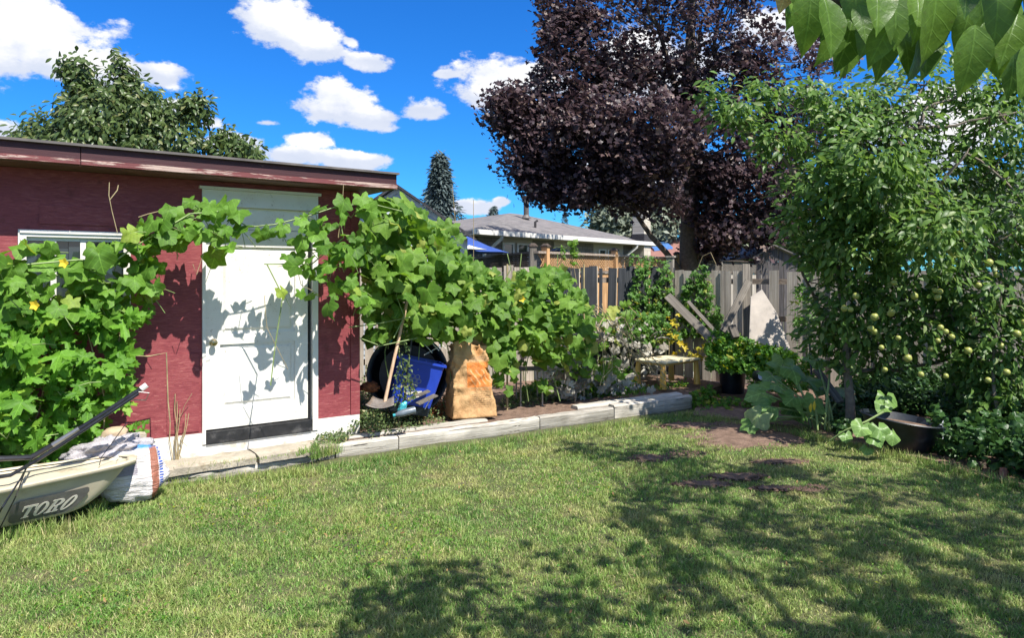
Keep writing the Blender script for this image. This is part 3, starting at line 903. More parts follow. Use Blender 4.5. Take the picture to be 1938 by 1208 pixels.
slab(tc1+0.006, tc2, 0.02, 0.36, 0.058, 0.130, 'rough concrete step slab ending at the broken corner beside the weeds')
timber(SH, tc0, tc2-0.02, 0.10, 0.325, -0.04, 0.052, 'grey sleeper under the concrete door step', name='sleeper', grp=None)

# ================================================================== SIDING BUILDING behind the shed
M_siding = simple_mat('grey_white_siding', (0.50, 0.53, 0.56), 0.5, 0.05, 3, 0.1)
M_shingle = simple_mat('dark_roof_shingle', (0.050, 0.047, 0.050), 0.85, 0.3, 16, 0.6)
SB = Frame(P(690, 520, 12).x-0.55, 12.35, 1.0, -0.02)
gc = SB.t(752); zpk = 1.75+166/F*12.3; hw = SB.t(868)-gc
zev = 1.75+86/F*12.3
sid = empty('siding_outbuilding', SB.p(gc, -1.2, 0), 'grey-white sided outbuilding with a dark gable roof rising behind the gourd vines', 'outbuilding')
MB().boxf(SB, gc-hw+0.06, gc+hw-0.06, -2.6, -0.02, 0, zev-0.03).build('wall', M_siding, sid)
zz = 0.25; bh = 0.105; first = None
while zz < zpk-0.06:
    z1_ = zz+bh
    def half(z): return hw-0.05 if z < zev else max(0.02, (hw-0.05)*(zpk-0.04-z)/(zpk-0.04-zev))
    a, b_ = half(zz), half(min(z1_, zpk-0.05))
    q = MB().hexa([SB.p(gc-a, 0.014, zz), SB.p(gc+a, 0.014, zz), SB.p(gc+a, -0.018, zz), SB.p(gc-a, -0.018, zz),
                   SB.p(gc-b_, 0.001, z1_-0.002), SB.p(gc+b_, 0.001, z1_-0.002), SB.p(gc+b_, -0.018, z1_-0.002), SB.p(gc-b_, -0.018, z1_-0.002)])
    q.build('siding_board', M_siding, sid); zz = z1_
for s_ in (-1, 1):
    sl = (zpk-zev)/hw; eh = hw+0.12
    mb = MB(); mb.hexa([SB.p(gc, 0.16, zpk), SB.p(gc+s_*eh, 0.16, zpk-sl*eh), SB.p(gc+s_*eh, -2.7, zpk-sl*eh), SB.p(gc, -2.7, zpk),
             SB.p(gc, 0.16, zpk+0.05), SB.p(gc+s_*eh, 0.16, zpk-sl*eh+0.05), SB.p(gc+s_*eh, -2.7, zpk-sl*eh+0.05), SB.p(gc, -2.7, zpk+0.05)])
    mb.build('roof', M_shingle, sid)
    mb = MB(); mb.hexa([SB.p(gc, 0.03, zpk-0.10), SB.p(gc+s_*(hw-0.03), 0.03, zpk-sl*hw-0.08), SB.p(gc+s_*(hw-0.03), 0.015, zpk-sl*hw-0.08), SB.p(gc, 0.015, zpk-0.10),
             SB.p(gc, 0.03, zpk-0.012), SB.p(gc+s_*(hw-0.03), 0.03, zpk-sl*hw+0.01), SB.p(gc+s_*(hw-0.03), 0.015, zpk-sl*hw+0.01), SB.p(gc, 0.015, zpk-0.012)])
    mb.build('rake_trim', M_whitetrim, sid)

# ================================================================== OUR WEATHERED FENCE
def board(fr, t0, w, o, z0, z1, mat, parent, lean=0.0, th=0.018, name='board', jag=0.012):
    mb = MB(); ta, tb = t0, t0+w; l = lean*(z1-z0); dz = rnd.uniform(-jag, jag)
    mb.hexa([fr.p(ta, o, z0), fr.p(tb, o, z0), fr.p(tb, o-th, z0), fr.p(ta, o-th, z0),
             fr.p(ta+l, o, z1), fr.p(tb+l, o, z1+dz), fr.p(tb+l, o-th, z1+dz), fr.p(ta+l, o-th, z1)])
    return mb.build(name, mat, parent, loc=fr.p(t0+w/2, o, (z0+z1)/2))
C0 = (2.62, 11.7)
FL = Frame(C0[0]-5.9*0.95, C0[1]-5.9*0.312, 0.95, 0.312)
back = empty('wood_fence', FL.p(3, 0, 0), 'weathered board fence coloured dark as in shade, with edges coloured as sunlit, right of the gourd vines', 'fence')
LF = 5.9
tt = 0.3; k = 0
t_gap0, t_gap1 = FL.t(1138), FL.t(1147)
shade_from = FL.t(1000)
while tt < LF-0.08:
    w = rnd.choice((0.12, 0.135, 0.14, 0.15))
    if tt < t_gap0-0.05 and tt+w > t_gap0: w = t_gap0-tt
    elif tt < t_gap1 and tt+w > t_gap0: tt = t_gap1; continue
    lean = rnd.uniform(-0.006, 0.006)
    if t_gap1-0.01 < tt < t_gap1+0.45: lean = 0.028
    mt = M_fenceshade if tt > shade_from else M_fence
    o_ = 0.03 if k % 2 else 0.0
    zt = 1.87+rnd.uniform(-0.02, 0.02)
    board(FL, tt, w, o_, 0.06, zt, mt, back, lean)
    if tt > shade_from-0.3 and k % 2 == 0:  # added pale strips stand for sunlit board edges
        l = lean*(zt-0.06)
        board(FL, tt+w+0.002, 0.012, o_+0.004, 0.06, zt-0.01, M_edgelit, back, lean, name='sunlit_edge_strip')
    tt += w+0.022; k += 1
for zr in (0.45, 1.05, 1.62):
    MB().boxf(FL, 0.2, LF-0.08, -0.085, -0.045, zr, zr+0.085).build('rail', M_railwood, back, loc=FL.p(3, -.06, zr))
for tp in (0.2, 2.4, 4.1):
    MB().boxf(FL, tp, tp+0.09, -0.18, -0.09, 0, 1.8).build('post', M_fence, back, loc=FL.p(tp, -.1, .9))
FR = Frame(C0[0], C0[1], 0.90, -0.436)
rfence = empty('wood_fence', FR.p(3, 0, 0), 'light grey board fence behind the plum tree, a few boards missing', 'fence')
MB().boxf(FR, -0.07, 0.035, -0.07, 0.045, 0, 2.03).build('post', M_fence, rfence, loc=FR.p(0, 0, 1))
MB().boxf(FR, -0.09, 0.055, -0.09, 0.065, 2.033, 2.06).build('post_cap', M_fence, rfence, loc=FR.p(0, 0, 2))
tt = 0.06; k = 0
gaps = [(FR.t(1443), FR.t(1456)), (FR.t(1476), FR.t(1489))]
while tt < 9.5:
    w = rnd.choice((0.14, 0.15, 0.165))
    hit = [g_ for g_ in gaps if tt < g_[1] and tt+w > g_[0]]
    if hit: tt = hit[0][1]; gaps.remove(hit[0]); continue
    zt = 1.81+rnd.uniform(-0.025, 0.02)+(0.08 if abs(tt-FR.t(1412)) < 0.1 else 0)
    board(FR, tt, w, 0.03 if k % 2 else 0.0, 0.04, zt, M_fence, rfence, rnd.uniform(-0.006, 0.006))
    tt += w+(0.004 if rnd.random() < 0.7 else 0.02); k += 1
for zr in (0.45, 1.02, 1.6):
    MB().boxf(FR, 0.0, 9.5, -0.09, -0.05, zr, zr+0.085).build('rail', M_railwood, rfence, loc=FR.p(3, -.06, zr))
for tp in (2.4, 4.8, 7.2):
    MB().boxf(FR, tp, tp+0.09, -0.185, -0.095, 0, 1.9).build('post', M_fence, rfence, loc=FR.p(tp, -.1, .9))

# ================================================================== NEIGHBOUR'S LATTICE FENCE
def lattice_fence(fr, L, z_top, posts, label, rail_m, lat_m, board_m, post_m, lat_h=0.30, cap=True):
    r_ = empty('lattice_fence', fr.p(L/2, 0, 0), label, 'fence')
    MB().boxf(fr, 0, L, -0.06, 0.06, z_top-0.05, z_top).build('top_rail', rail_m, r_, loc=fr.p(L/2, 0, z_top))
    MB().boxf(fr, 0, L, -0.035, 0.035, z_top-0.10-lat_h, z_top-0.05-lat_h).build('middle_rail', rail_m, r_, loc=fr.p(L/2, 0, z_top))
    mb = MB(); zt = z_top-0.052; zl = z_top-0.048-lat_h; hh = zt-zl; s_ = 0.085
    for side, oo in ((1, 0.0), (-1, -0.012)):
        a = -hh
        while a < L:
            x0, x1 = (a, a+hh) if side > 0 else (a+hh, a)
            if min(x0, x1) >= 0 and max(x0, x1) <= L:
                w = 0.036
                mb.hexa([fr.p(x0, oo, zl), fr.p(x0+w, oo, zl), fr.p(x0+w, oo-0.008, zl), fr.p(x0, oo-0.008, zl),
                         fr.p(x1, oo, zt), fr.p(x1+w, oo, zt), fr.p(x1+w, oo-0.008, zt), fr.p(x1, oo-0.008, zt)])
            a += s_
    mb.build('lattice_slats', lat_m, r_, kind='stuff', loc=fr.p(0, 0, zl))
    tt = 0.02
    while tt < L-0.14:
        board(fr, tt, 0.136, 0.0, 0.05, z_top-0.11-lat_h, board_m, r_, 0, jag=0); tt += 0.142
    for tp in posts:
        p_ = MB().boxf(fr, tp-0.055, tp+0.055, -0.07, 0.075, 0, z_top+0.09).build('post', post_m, r_, loc=fr.p(tp, 0, 1))
        if cap:
            q = MB(); q.boxf(fr, tp-0.075, tp+0.075, -0.09, 0.095, z_top+0.092, z_top+0.125)
            q.hexa([fr.p(tp-.06, .08, z_top+.126), fr.p(tp+.06, .08, z_top+.126), fr.p(tp+.06, -.075, z_top+.126), fr.p(tp-.06, -.075, z_top+.126),
                    fr.p(tp-.03, .04, z_top+.17), fr.p(tp+.03, .04, z_top+.17), fr.p(tp+.03, -.035, z_top+.17), fr.p(tp-.03, -.035, z_top+.17)])
            q.build('post_cap', M_latdark, p_)
    return r_
LFR = Frame(0.51, 15.0, 0.6, 0.8)
LF2 = Frame(0.51+7.3*.6, 15.0+7.3*.8, 0.6, 0.8)
lattice_fence(LF2, 12.2, 2.25, [3.3, 7.0, 10.3], 'brown lattice-topped fence run in front of the maple trunk', M_latdark, M_plank, M_fence, M_plank, 0.36)
lattice_fence(LFR, 7.28, 2.25, [0.35, 3.4, 7.15], 'orange cedar lattice-topped fence beyond the dark boards', M_railwood, M_orange, M_orange, M_orange, 0.36)
LFL = Frame(-1.03, 20.5, 1.50, -5.5)
lattice_fence(LFL, 5.65, 2.25, [5.6], 'dark lattice-topped fence panel left of the cedar fence, below the blue umbrella', M_latdark, M_latdark, M_fence, M_plank, 0.34)  # rail and slats coloured dark for the shade on this backlit panel

# ================================================================== NEIGHBOUR'S HOUSE
m, t, b = new_mat('grey_brick')
br = t.node('ShaderNodeTexBrick'); co = t.node('ShaderNodeTexCoord').outputs['Object']
s_ = t.node('ShaderNodeSeparateXYZ'); t.l.new(co, s_.inputs[0])
cb = t.node('ShaderNodeCombineXYZ'); t.put(cb.inputs[0], t.math('ADD', t.math('MULTIPLY', s_.outputs[0], .634), t.math('MULTIPLY', s_.outputs[1], .773))); t.put(cb.inputs[1], s_.outputs[2])
t.l.new(cb.outputs[0], br.inputs['Vector'])
br.inputs['Color1'].default_value = (0.19, 0.165, 0.145, 1); br.inputs['Color2'].default_value = (0.27, 0.24, 0.21, 1); br.inputs['Mortar'].default_value = (0.12, 0.11, 0.10, 1)
br.inputs['Scale'].default_value = 1.0; br.inputs['Brick Width'].default_value = 0.4; br.inputs['Row Height'].default_value = 0.14; br.inputs['Mortar Size'].default_value = 0.012
t.l.new(br.outputs[0], b.inputs['Base Color']); b.inputs['Roughness'].default_value = 0.9
M_brick = m
m2 = m.copy(); m2.name = 'pale_brick'
for n_ in m2.node_tree.nodes:
    if n_.type == 'TEX_BRICK':
        n_.inputs['Color1'].default_value = (0.50, 0.44, 0.35, 1); n_.inputs['Color2'].default_value = (0.62, 0.56, 0.46, 1); n_.inputs['Mortar'].default_value = (0.36, 0.32, 0.26, 1)
        n_.inputs['Row Height'].default_value = 0.22
M_brickpale = m2
m, t, b = new_mat('grey_asphalt_shingles')
co = t.node('ShaderNodeTexCoord').outputs['Object']
n1 = t.noise(t.mapping(co, (2, 2, 9)), 1.2, 8, 0.7); n2 = t.noise(co, 0.6, 4, 0.5)
c = t.ramp(n1, [(0.35, (0.095, 0.088, 0.085)), (0.62, (0.19, 0.175, 0.165))])
c = t.mix(t.maprange(n2, .4, .65, 0, .4), c, (0.19, 0.165, 0.16))
t.l.new(c, b.inputs['Base Color']); b.inputs['Roughness'].default_value = 0.9
t.l.new(t.bump(n1, .6, .03), b.inputs['Normal'])
M_hroof = m
M_beige = simple_mat('beige_siding', (0.52, 0.46, 0.37), 0.6, 0.04, 2, 0.1)
M_gutter = simple_mat('white_gutter', (0.72, 0.70, 0.65), 0.4, 0.04, 4, 0)
HS = Frame(-1.256, 23.8, 0.634, 0.773)
LH = 12.6
house = empty('brick_bungalow', HS.p(LH/2, -3, 0), 'grey brick bungalow with a dark shingle roof and pale chimney beyond the fences', 'house')
ez = 3.22
mb = MB()
A0, A1 = HS.p(-0.1, 0.05, ez), HS.p(LH+.2, 0.05, ez)
B0, B1 = HS.p(-0.1, -8.6, ez), HS.p(LH+.2, -8.6, ez)
R0, R1 = HS.p(6.7, -4.0, 4.48), HS.p(7.5, -4.0, 4.48)
low = [v-Vector((0, 0, 0.10)) for v in (A0, A1, B1, B0)]
mb.add([A0, A1, B1, B0, R0, R1]+low, [(0,1,5,4),(1,2,5),(2,3,4,5),(3,0,4),(0,6,7,1),(1,7,8,2),(2,8,9,3),(3,9,6,0),(6,9,8,7)])
hroof = mb.build('roof', M_hroof, house)
MB().boxf(HS, -0.15, LH+.2, 0.055, 0.19, ez-0.12, ez+0.05).build('gutter', M_gutter, house)
MB().boxf(HS, -0.1, LH+.1, -0.55, 0.04, ez-0.135, ez-0.105).build('soffit', M_beige, house)
mb = MB().boxf(HS, 0.3, LH-.3, -8.2, -0.62, 0, ez-0.14); mb.build('wall', M_brick, house)
wo = -0.55
def seg(pa, pb, mat, name, oo=0.0):
    ta, tb = HS.t(pa, wo+oo), HS.t(pb, wo+oo)
    return MB().boxf(HS, ta, tb, -0.615, wo+oo, 0, ez-0.14).build(name, mat, house)
seg(905, 950, M_brick, 'brick_panel'); seg(1009, 1047, M_brick, 'brick_panel'); seg(1081, 1122, M_brick, 'brick_panel'); seg(1181, 1197, M_brick, 'brick_panel')
seg(951, 1008, M_beige, 'siding_panel', -0.02); seg(1048, 1080, M_beige, 'siding_panel', -0.02); seg(1123, 1180, M_beige, 'siding_panel', -0.02)
def hwin(pa, pb, z0, z1):
    ta, tb = HS.t(pa, -.55), HS.t(pb, -.55); e = 0.09
    q = MB(); wall_holes(q, HS, ta-e, tb+e, z0-.06, z1+.06, -0.50, 0.065, [(ta, tb, z0, z1)])
    w = q.build('window', M_gutter, house)
    MB().boxf(HS, ta, tb, -0.56, -0.53, z0, z1).build('pane', M_glass, w)
hwin(953, 969, 1.3, 2.86); hwin(980, 996, 1.3, 2.86); hwin(1134, 1144, 1.3, 2.80); hwin(1151, 1167, 1.3, 2.80)
def hz(py, Y): return ZC+(HZ-py)/F*Y
for pxs in (949, 1205):
    tt = HS.t(pxs, 0.1)
    MB().tube([HS.p(tt, 0.11, ez-0.10), HS.p(tt, 0.11, ez-0.22), HS.p(tt-0.25, -0.47, ez-0.75), HS.p(tt-0.25, -0.47, 0.2)], 0.07, 6).build('downspout', M_gutter, house, smooth=True)
tcA = HS.t(1197, -0.5); tcB = HS.t(1227, 0.25)
tcB = tcA+0.62
ch = MB().boxf(HS, tcA, tcB, -0.5, 0.1, 0, 5.05).build('chimney', M_brickpale, house)
MB().boxf(HS, tcA-.06, tcB+.06, -0.56, 0.16, 5.052, 5.16).build('chimney_cap', M_gutter, ch)
MB().boxf(HS, tcA-.03, tcB+.03, -0.53, 0.13, ez-0.02, ez+0.4).build('flashing', M_shingle, ch)
vp = P(996, 408, 30.6)
MB().tube([vp-Vector((0, 0, .9)), vp+Vector((0, 0, 0.85))], 0.12, 10).lathe(vp-Vector((0, 0, .02)), (0, 0, 1), [(0.20, -0.10), (0.09, 0.10)], 12).build('vent_pipe', M_roofmet, house, smooth=True)
v2 = P(1013, 424, 28.5)
MB().tube([v2-Vector((0, 0, .6)), v2+Vector((0, 0, 0.08)), v2+Vector((0.1, 0, 0.14))], 0.05, 8).build('roof_vent', M_shingle, house, smooth=True)

# blue patio umbrella
m_blue = simple_mat('blue_canvas', (0.030, 0.075, 0.30), 0.7, 0.12, 3, 0.1)
m_cream = simple_mat('cream_canvas', (0.66, 0.64, 0.58), 0.7, 0.05, 3, 0.1)
ux = P(884, 520, 17.5).x; UY = 17.5
um = empty('patio_umbrella', (ux, UY, 0), 'open blue patio umbrella above the dark lattice panel', 'umbrella')
def canopy(cx, cy, zt, zr, r, n, mat, par, rot=0.2):
    vs_ = [(cx, cy, zt)]; fs = []
    for k in range(n):
        a = rot+2*math.pi*k/n
        vs_.append((cx+r*.5*math.cos(a), cy+r*.5*math.sin(a), zr+(zt-zr)*.42)); vs_.append((cx+r*math.cos(a), cy+r*math.sin(a), zr))
    for k in range(n):
        a, b_ = 1+2*k, 1+2*((k+1) % n)
        fs += [(0, a, b_), (a, a+1, b_+1, b_)]
    o = MB().add(vs_, fs).build('canopy', mat, par)
    s = o.modifiers.new('thickness', 'SOLIDIFY'); s.thickness = 0.01
    return o
canopy(ux, UY, hz(447, UY), hz(478, UY), 1.05, 8, m_blue, um)
MB().tube([(ux, UY, 0), (ux, UY, hz(447, UY))], 0.022, 8).build('pole', M_roofmet, um, smooth=True)
cx2 = P(888, 520, 16.2).x
cu = empty('patio_umbrella', (cx2, 16.2, 0), 'small cream umbrella in front of the blue one', 'umbrella')
canopy(cx2, 16.2, hz(464, 16.2), hz(472, 16.2), 0.40, 8, m_cream, cu)
MB().tube([(cx2, 16.2, 0), (cx2, 16.2, hz(465, 16.2))], 0.018, 8).build('pole', M_roofmet, cu, smooth=True)
nx = P(1057, 520, 21).x
nu = empty('patio_umbrella', (nx, 21, 0), 'small navy garden umbrella against the bungalow wall', 'umbrella')
canopy(nx, 21, hz(467, 21), hz(475, 21), 0.30, 6, simple_mat('navy_canvas', (0.012, 0.016, 0.055), 0.6, 0.1, 3, 0), nu)
MB().tube([(nx, 21, 0), (nx, 21, hz(468, 21))], 0.02, 8).build('pole', M_latdark, nu, smooth=True)

# red-roofed house at the back and dark garden shed on the right
M_redroof = simple_mat('red_brown_shingle', (0.27, 0.13, 0.10), 0.85, 0.15, 3, 0.3)
rh = empty('red_roofed_house', (P(1262, 520, 48).x, 50, 0), 'distant low house with a red-brown roof right of the chimney', 'house')
xa, xb = P(1225, 520, 48).x, P(1330, 520, 48).x
mb = MB(); z0_ = hz(487, 48); z1_ = hz(450, 54)
mb.add([(xa-1, 48, z0_), (xb, 48, z0_), (xb, 55, z1_), (xa+1.6, 55, z1_), (xa-1, 48, z0_-.2), (xb, 48, z0_-.2), (xb, 62, z0_-.2), (xa-1, 62, z0_-.2)],
       [(0,1,2,3),(4,5,1,0),(3,2,6,7),(0,3,7,4),(1,5,6,2),(4,7,6,5)])
rr = mb.build('roof', M_redroof, rh)
MB().box(xa-.5, xb-.2, 48.5, 61, 0, z0_-.21).build('wall', M_brickpale, rh)
sk = []
for (a, b_, c_) in ((1236, 472, 50), (1262, 466, 51)):
    q = P(a, b_, c_); sk.append(q)
f0 = lambda x, y: z0_+(z1_-z0_)*(y-48)/7
sx0, sx1 = P(1233, 520, 51).x, P(1272, 520, 51).x
mb = MB(); mb.hexa([(sx0, 50.0, f0(0, 50.0)+.02), (sx1, 50.8, f0(0, 50.8)+.02), (sx1, 53.2, f0(0, 53.2)+.02), (sx0, 52.0, f0(0, 52.0)+.02),
                    (sx0, 50.0, f0(0, 50.0)+.14), (sx1, 50.8, f0(0, 50.8)+.14), (sx1, 53.2, f0(0, 53.2)+.14), (sx0, 52.0, f0(0, 52.0)+.14)])
mb.build('skylight', simple_mat('sky_blue_panel', (0.10, 0.24, 0.55), 0.2, 0.1, 3, 0), rr)
M_oldshed = wood_mat('old_shed_boards', (0.05, 0.045, 0.045), (0.10, 0.09, 0.09), (0.18, 0.16, 0.155))
xg, Yg = P(1462, 520, 19).x, 19.0
gs = empty('old_shed', (xg, Yg+1.5, 0), 'old dark wooden shed gable showing above the fence right of the maple', 'shed')
hw2 = 0.62+0.1; zp2, ze2 = hz(463, Yg), hz(487, Yg)
xl, xr = P(1428, 520, Yg).x, P(1512, 520, Yg).x
mb = MB(); 
k = 0; x = xl+0.05
while x < xr-0.05:
    x2 = min(x+0.14, xr-0.02)
    zt = lambda xx: zp2-0.05-(zp2-ze2)*abs(xx-xg)/((xg-xl) if xx < xg else (xr-xg))
    q = MB().hexa([(x, Yg, 0), (x2-.008, Yg, 0), (x2-.008, Yg+.02, 0), (x, Yg+.02, 0), (x, Yg, zt(x)), (x2-.008, Yg, zt(x2)), (x2-.008, Yg+.02, zt(x2)), (x, Yg+.02, zt(x))])
    q.build('board', M_oldshed, gs, loc=(x, Yg, 1)); x += 0.148
for (xe, ) in ((xl-.08,), (xr+.08,)):
    ze_ = ze2-0.02
    MB().hexa([(xg, Yg-.12, zp2-.03), (xe, Yg-.12, ze_-.03), (xe, Yg+3, ze_-.03), (xg, Yg+3, zp2-.03), (xg, Yg-.12, zp2+.01), (xe, Yg-.12, ze_+.01), (xe, Yg+3, ze_+.01), (xg, Yg+3, zp2+.01)]).build('roof', M_roofmet, gs)
MB().box(xg-.09, xg+.02, Yg-.015, Yg-.002, hz(487, Yg), hz(468, Yg)).build('gable_opening', M_black, gs)
# ================================================================== THINGS IN THE GARDEN
M_cream = simple_mat('cream_poly_tub', (0.58, 0.51, 0.37), 0.55, 0.08, 3, 0.2, dirt=((0.28, 0.22, 0.13), 0.85), bdist=0.006)
M_blackmet = simple_mat('black_tube', (0.020, 0.020, 0.024), 0.30, 0.3, 12, 0.1)
M_blackpl = simple_mat('black_plastic', (0.010, 0.015, 0.024), 0.38, 0.3, 10, 0.15, dirt=((0.05, 0.05, 0.05), 0.25))
M_grey = simple_mat('grey_label', (0.13, 0.125, 0.115), 0.5, 0.15, 14, 0.1, dirt=((0.22, 0.20, 0.16), 0.4))
M_letter = simple_mat('cream_letter', (0.70, 0.66, 0.55), 0.5, 0.04, 8, 0.0)
M_metal = simple_mat('dull_metal', (0.35, 0.34, 0.33), 0.4, 0.1, 12, 0.1, metallic=0.8)

# --- dump cart tub with handles -------------------------------------------------
cart = empty('wheelbarrow', (-3.35, 4.75, 0), 'dirty cream plastic wheelbarrow tub with black handles, at the left lawn edge', 'wheelbarrow')
zr = 0.36
rim = [Vector((-3.95, 3.78, zr-0.01)), Vector((-3.29, 4.57, zr)), Vector((-2.98, 4.94, zr+.005)), Vector((-2.845, 5.11, zr+.01)), Vector((-2.80, 5.23, zr+.015)), Vector((-2.86, 5.36, zr+.015)), Vector((-2.98, 5.42, zr+.01)), Vector((-3.49, 5.12, zr)), Vector((-4.35, 4.45, zr-.01))]
bot = [Vector((-3.95, 4.30, .05)), Vector((-3.46, 4.74, .04)), Vector((-3.24, 4.90, .05)), Vector((-3.12, 4.97, .065)), Vector((-3.08, 5.02, .08)), Vector((-3.12, 5.04, .08)), Vector((-3.20, 5.07, .07)), Vector((-3.56, 4.92, .045)), Vector((-4.10, 4.42, .05))]
mb = MB(); n = len(rim); K = 7; vs_ = []
for k in range(K+1):
    f_ = k/K
    for i in range(n):
        q = bot[i].lerp(rim[i], f_)
        c_ = Vector((-3.5, 4.7, q.z)); bulge = math.sin(math.pi*min(f_*1.1, 1))*0.02
        q = q+(q-c_).normalized()*bulge
        q.z = bot[i].z+(rim[i].z-bot[i].z)*(f_**1.35)
        vs_.append(q)
fs = [(k*n+i, k*n+(i+1) % n, (k+1)*n+(i+1) % n, (k+1)*n+i) for k in range(K) for i in range(n)]+[tuple(range(n))]
mb.add(vs_, fs)
tub = mb.build('tub', M_cream, cart, smooth=True)
s_ = tub.modifiers.new('thickness', 'SOLIDIFY'); s_.thickness = 0.008
ss = tub.modifiers.new('sub', 'SUBSURF'); ss.levels = 1; ss.render_levels = 1
# broad folded rim shelf
mb = MB(); cc = Vector((-3.5, 4.72, zr)); vs_ = []
for i in range(n):
    d_ = (rim[i]-cc); d_.z = 0; d_.normalize()
    vs_ += [rim[i]+d_*0.03+Vector((0, 0, -0.02)), rim[i]+d_*0.032+Vector((0, 0, 0.008)), rim[i]+Vector((0, 0, 0.016)), rim[i]-d_*0.035+Vector((0, 0, 0.008))]
fs = [(4*i+k, 4*((i+1) % n)+k, 4*((i+1) % n)+k+1, 4*i+k+1) for i in range(n) for k in range(3)]
mb.add(vs_, fs); rl = mb.build('rim', M_cream, cart, smooth=True)
s_ = rl.modifiers.new('thickness', 'SOLIDIFY'); s_.thickness = 0.006
# cream panel lying inside, close under the rim
inn = [rim[i].lerp(cc, 0.12)+Vector((0, 0, -0.012)) for i in range(n)]
MB().prism(inn, (0, 0, -0.012)).build('inner_tray', M_cream, cart)
# grey maker's plate with raised letters on the near side
side_a, side_b = rim[0], rim[3]; 
def SP(u, v, off=0.0):
    """u along the near side 0..1 (camera left to right), v 0 bottom .. 1 rim"""
    # local piecewise: between station 1 (u=0) and station 3 (u=1)
    st = [(0.0, 1), (0.72, 2), (1.0, 3)] if False else [(0.0, 1), (0.66, 2), (1.0, 3)]
    if u < 0: a, b_, w = 0, 1, 1+u/0.9
    else:
        for (u0, i0), (u1, i1) in zip(st[:-1], st[1:]):
            if u <= u1 or i1 == 3: a, b_, w = i0, i1, (u-u0)/(u1-u0); break
    def S_(i, f_):
        q = bot[i].lerp(rim[i], f_); c_ = Vector((-3.5, 4.7, q.z)); q = q+(q-c_).normalized()*math.sin(math.pi*min(f_*1.1, 1))*0.02
        q.z = bot[i].z+(rim[i].z-bot[i].z)*(f_**1.35); return q
    q = S_(a, v).lerp(S_(b_, v), w)
    out = Vector((0.76, -0.65, -0.15)).normalized()
    return q+out*(0.012+off)
def on_side(poly, off, th):
    mbx = MB(); o1 = [SP(u, v, off) for u, v in poly]; o2 = [SP(u, v, off+th) for u, v in poly]; n = len(poly)
    mbx.add(o1+o2, [tuple(range(n, 2*n))]+[(k, (k+1) % n, n+(k+1) % n, n+k) for k in range(n)])
    return mbx
# plate grid
pu0, pu1, pv0, pv1 = 0.10, 0.86, 0.24, 0.74
mbx = MB(); NU, NV = 12, 5; vs_ = []
for i in range(NU+1):
    for k in range(NV+1):
        u_ = pu0+(pu1-pu0)*i/NU; v_ = pv0+(pv1-pv0)*k/NV
        cr = (abs(i-NU/2) == NU/2) and (k in (0, NV))
        if cr: u_ += 0.03*(1 if i == 0 else -1); v_ += 0.03*(1 if k == 0 else -1)
        vs_.append(SP(u_, v_, 0.002))
fs = [(i*(NV+1)+k, (i+1)*(NV+1)+k, (i+1)*(NV+1)+k+1, i*(NV+1)+k+1) for i in range(NU) for k in range(NV)]
plate = mbx.add(vs_, fs).build('maker_plate', M_grey, tub, smooth=True)
def quad_strip(path_out, path_in, X0, W_, slant=0.12):
    pass
def letter(ch, x0, w, y0=0.34, y1=0.62):
    H = y1-y0; polys = []
    def R(a, b_, c_, d_): polys.append([(a, b_), (c_, b_), (c_, d_), (a, d_)])
    def ring(cx, cy, rx, ry, ix, iy, n=22):
        o_ = [(cx+rx*math.cos(2*math.pi*k/n), cy+ry*math.sin(2*math.pi*k/n)) for k in range(n)]
        i_ = [(cx+ix*math.cos(2*math.pi*k/n), cy+iy*math.sin(2*math.pi*k/n)) for k in range(n)]
        for k in range(n): polys.append([o_[k], o_[(k+1) % n], i_[(k+1) % n], i_[k]])
    if ch == 'T':
        R(.36, 0, .64, .86); R(.0, .86, 1, 1); R(0, .62, .09, .86); R(.91, .62, 1, .86); R(.22, 0, .36, .09); R(.64, 0, .78, .09)
        polys.append([(.09, .86), (.09, .78), (.2, .86)]); polys.append([(.91, .78), (.91, .86), (.8, .86)])
    if ch == 'O': ring(.5, .5, .5, .53, .22, .43)
    if ch == 'R':
        R(.12, 0, .38, 1); R(0, 0, .12, .09); R(.38, 0, .5, .09); R(0, .91, .12, 1)
        n = 12; cx, cy = .48, .73
        for k in range(n):
            a0 = -math.pi/2+math.pi*k/n; a1 = -math.pi/2+math.pi*(k+1)/n
            polys.append([(cx+.42*math.cos(a0), cy+.27*math.sin(a0)), (cx+.42*math.cos(a1), cy+.27*math.sin(a1)), (cx+.16*math.cos(a1), cy+.19*math.sin(a1)), (cx+.16*math.cos(a0), cy+.19*math.sin(a0))])
        R(.38, .46, .48, .54); R(.38, .92, .48, 1)
        polys.append([(.46, .48), (.66, .48), (.86, .10), (.60, .10)]); R(.60, 0, 1.0, .11)
    mbx = MB()
    for p_ in polys:
        q = [(x0+w*x+0.02*y, y0+H*y) for x, y in p_]
        o1 = [SP(u, v, 0.003) for u, v in q]; o2 = [SP(u, v, 0.0055) for u, v in q]; k_ = len(q)
        mbx.add(o1+o2, [tuple(range(k_, 2*k_))]+[(k, (k+1) % k_, k_+(k+1) % k_, k_+k) for k in range(k_)])
    mbx.build('letter', M_letter, plate)
for ch, x0, w in (('T', .20, .135), ('O', .335, .125), ('R', .475, .145), ('O', .625, .125)):
    letter(ch, x0, w)
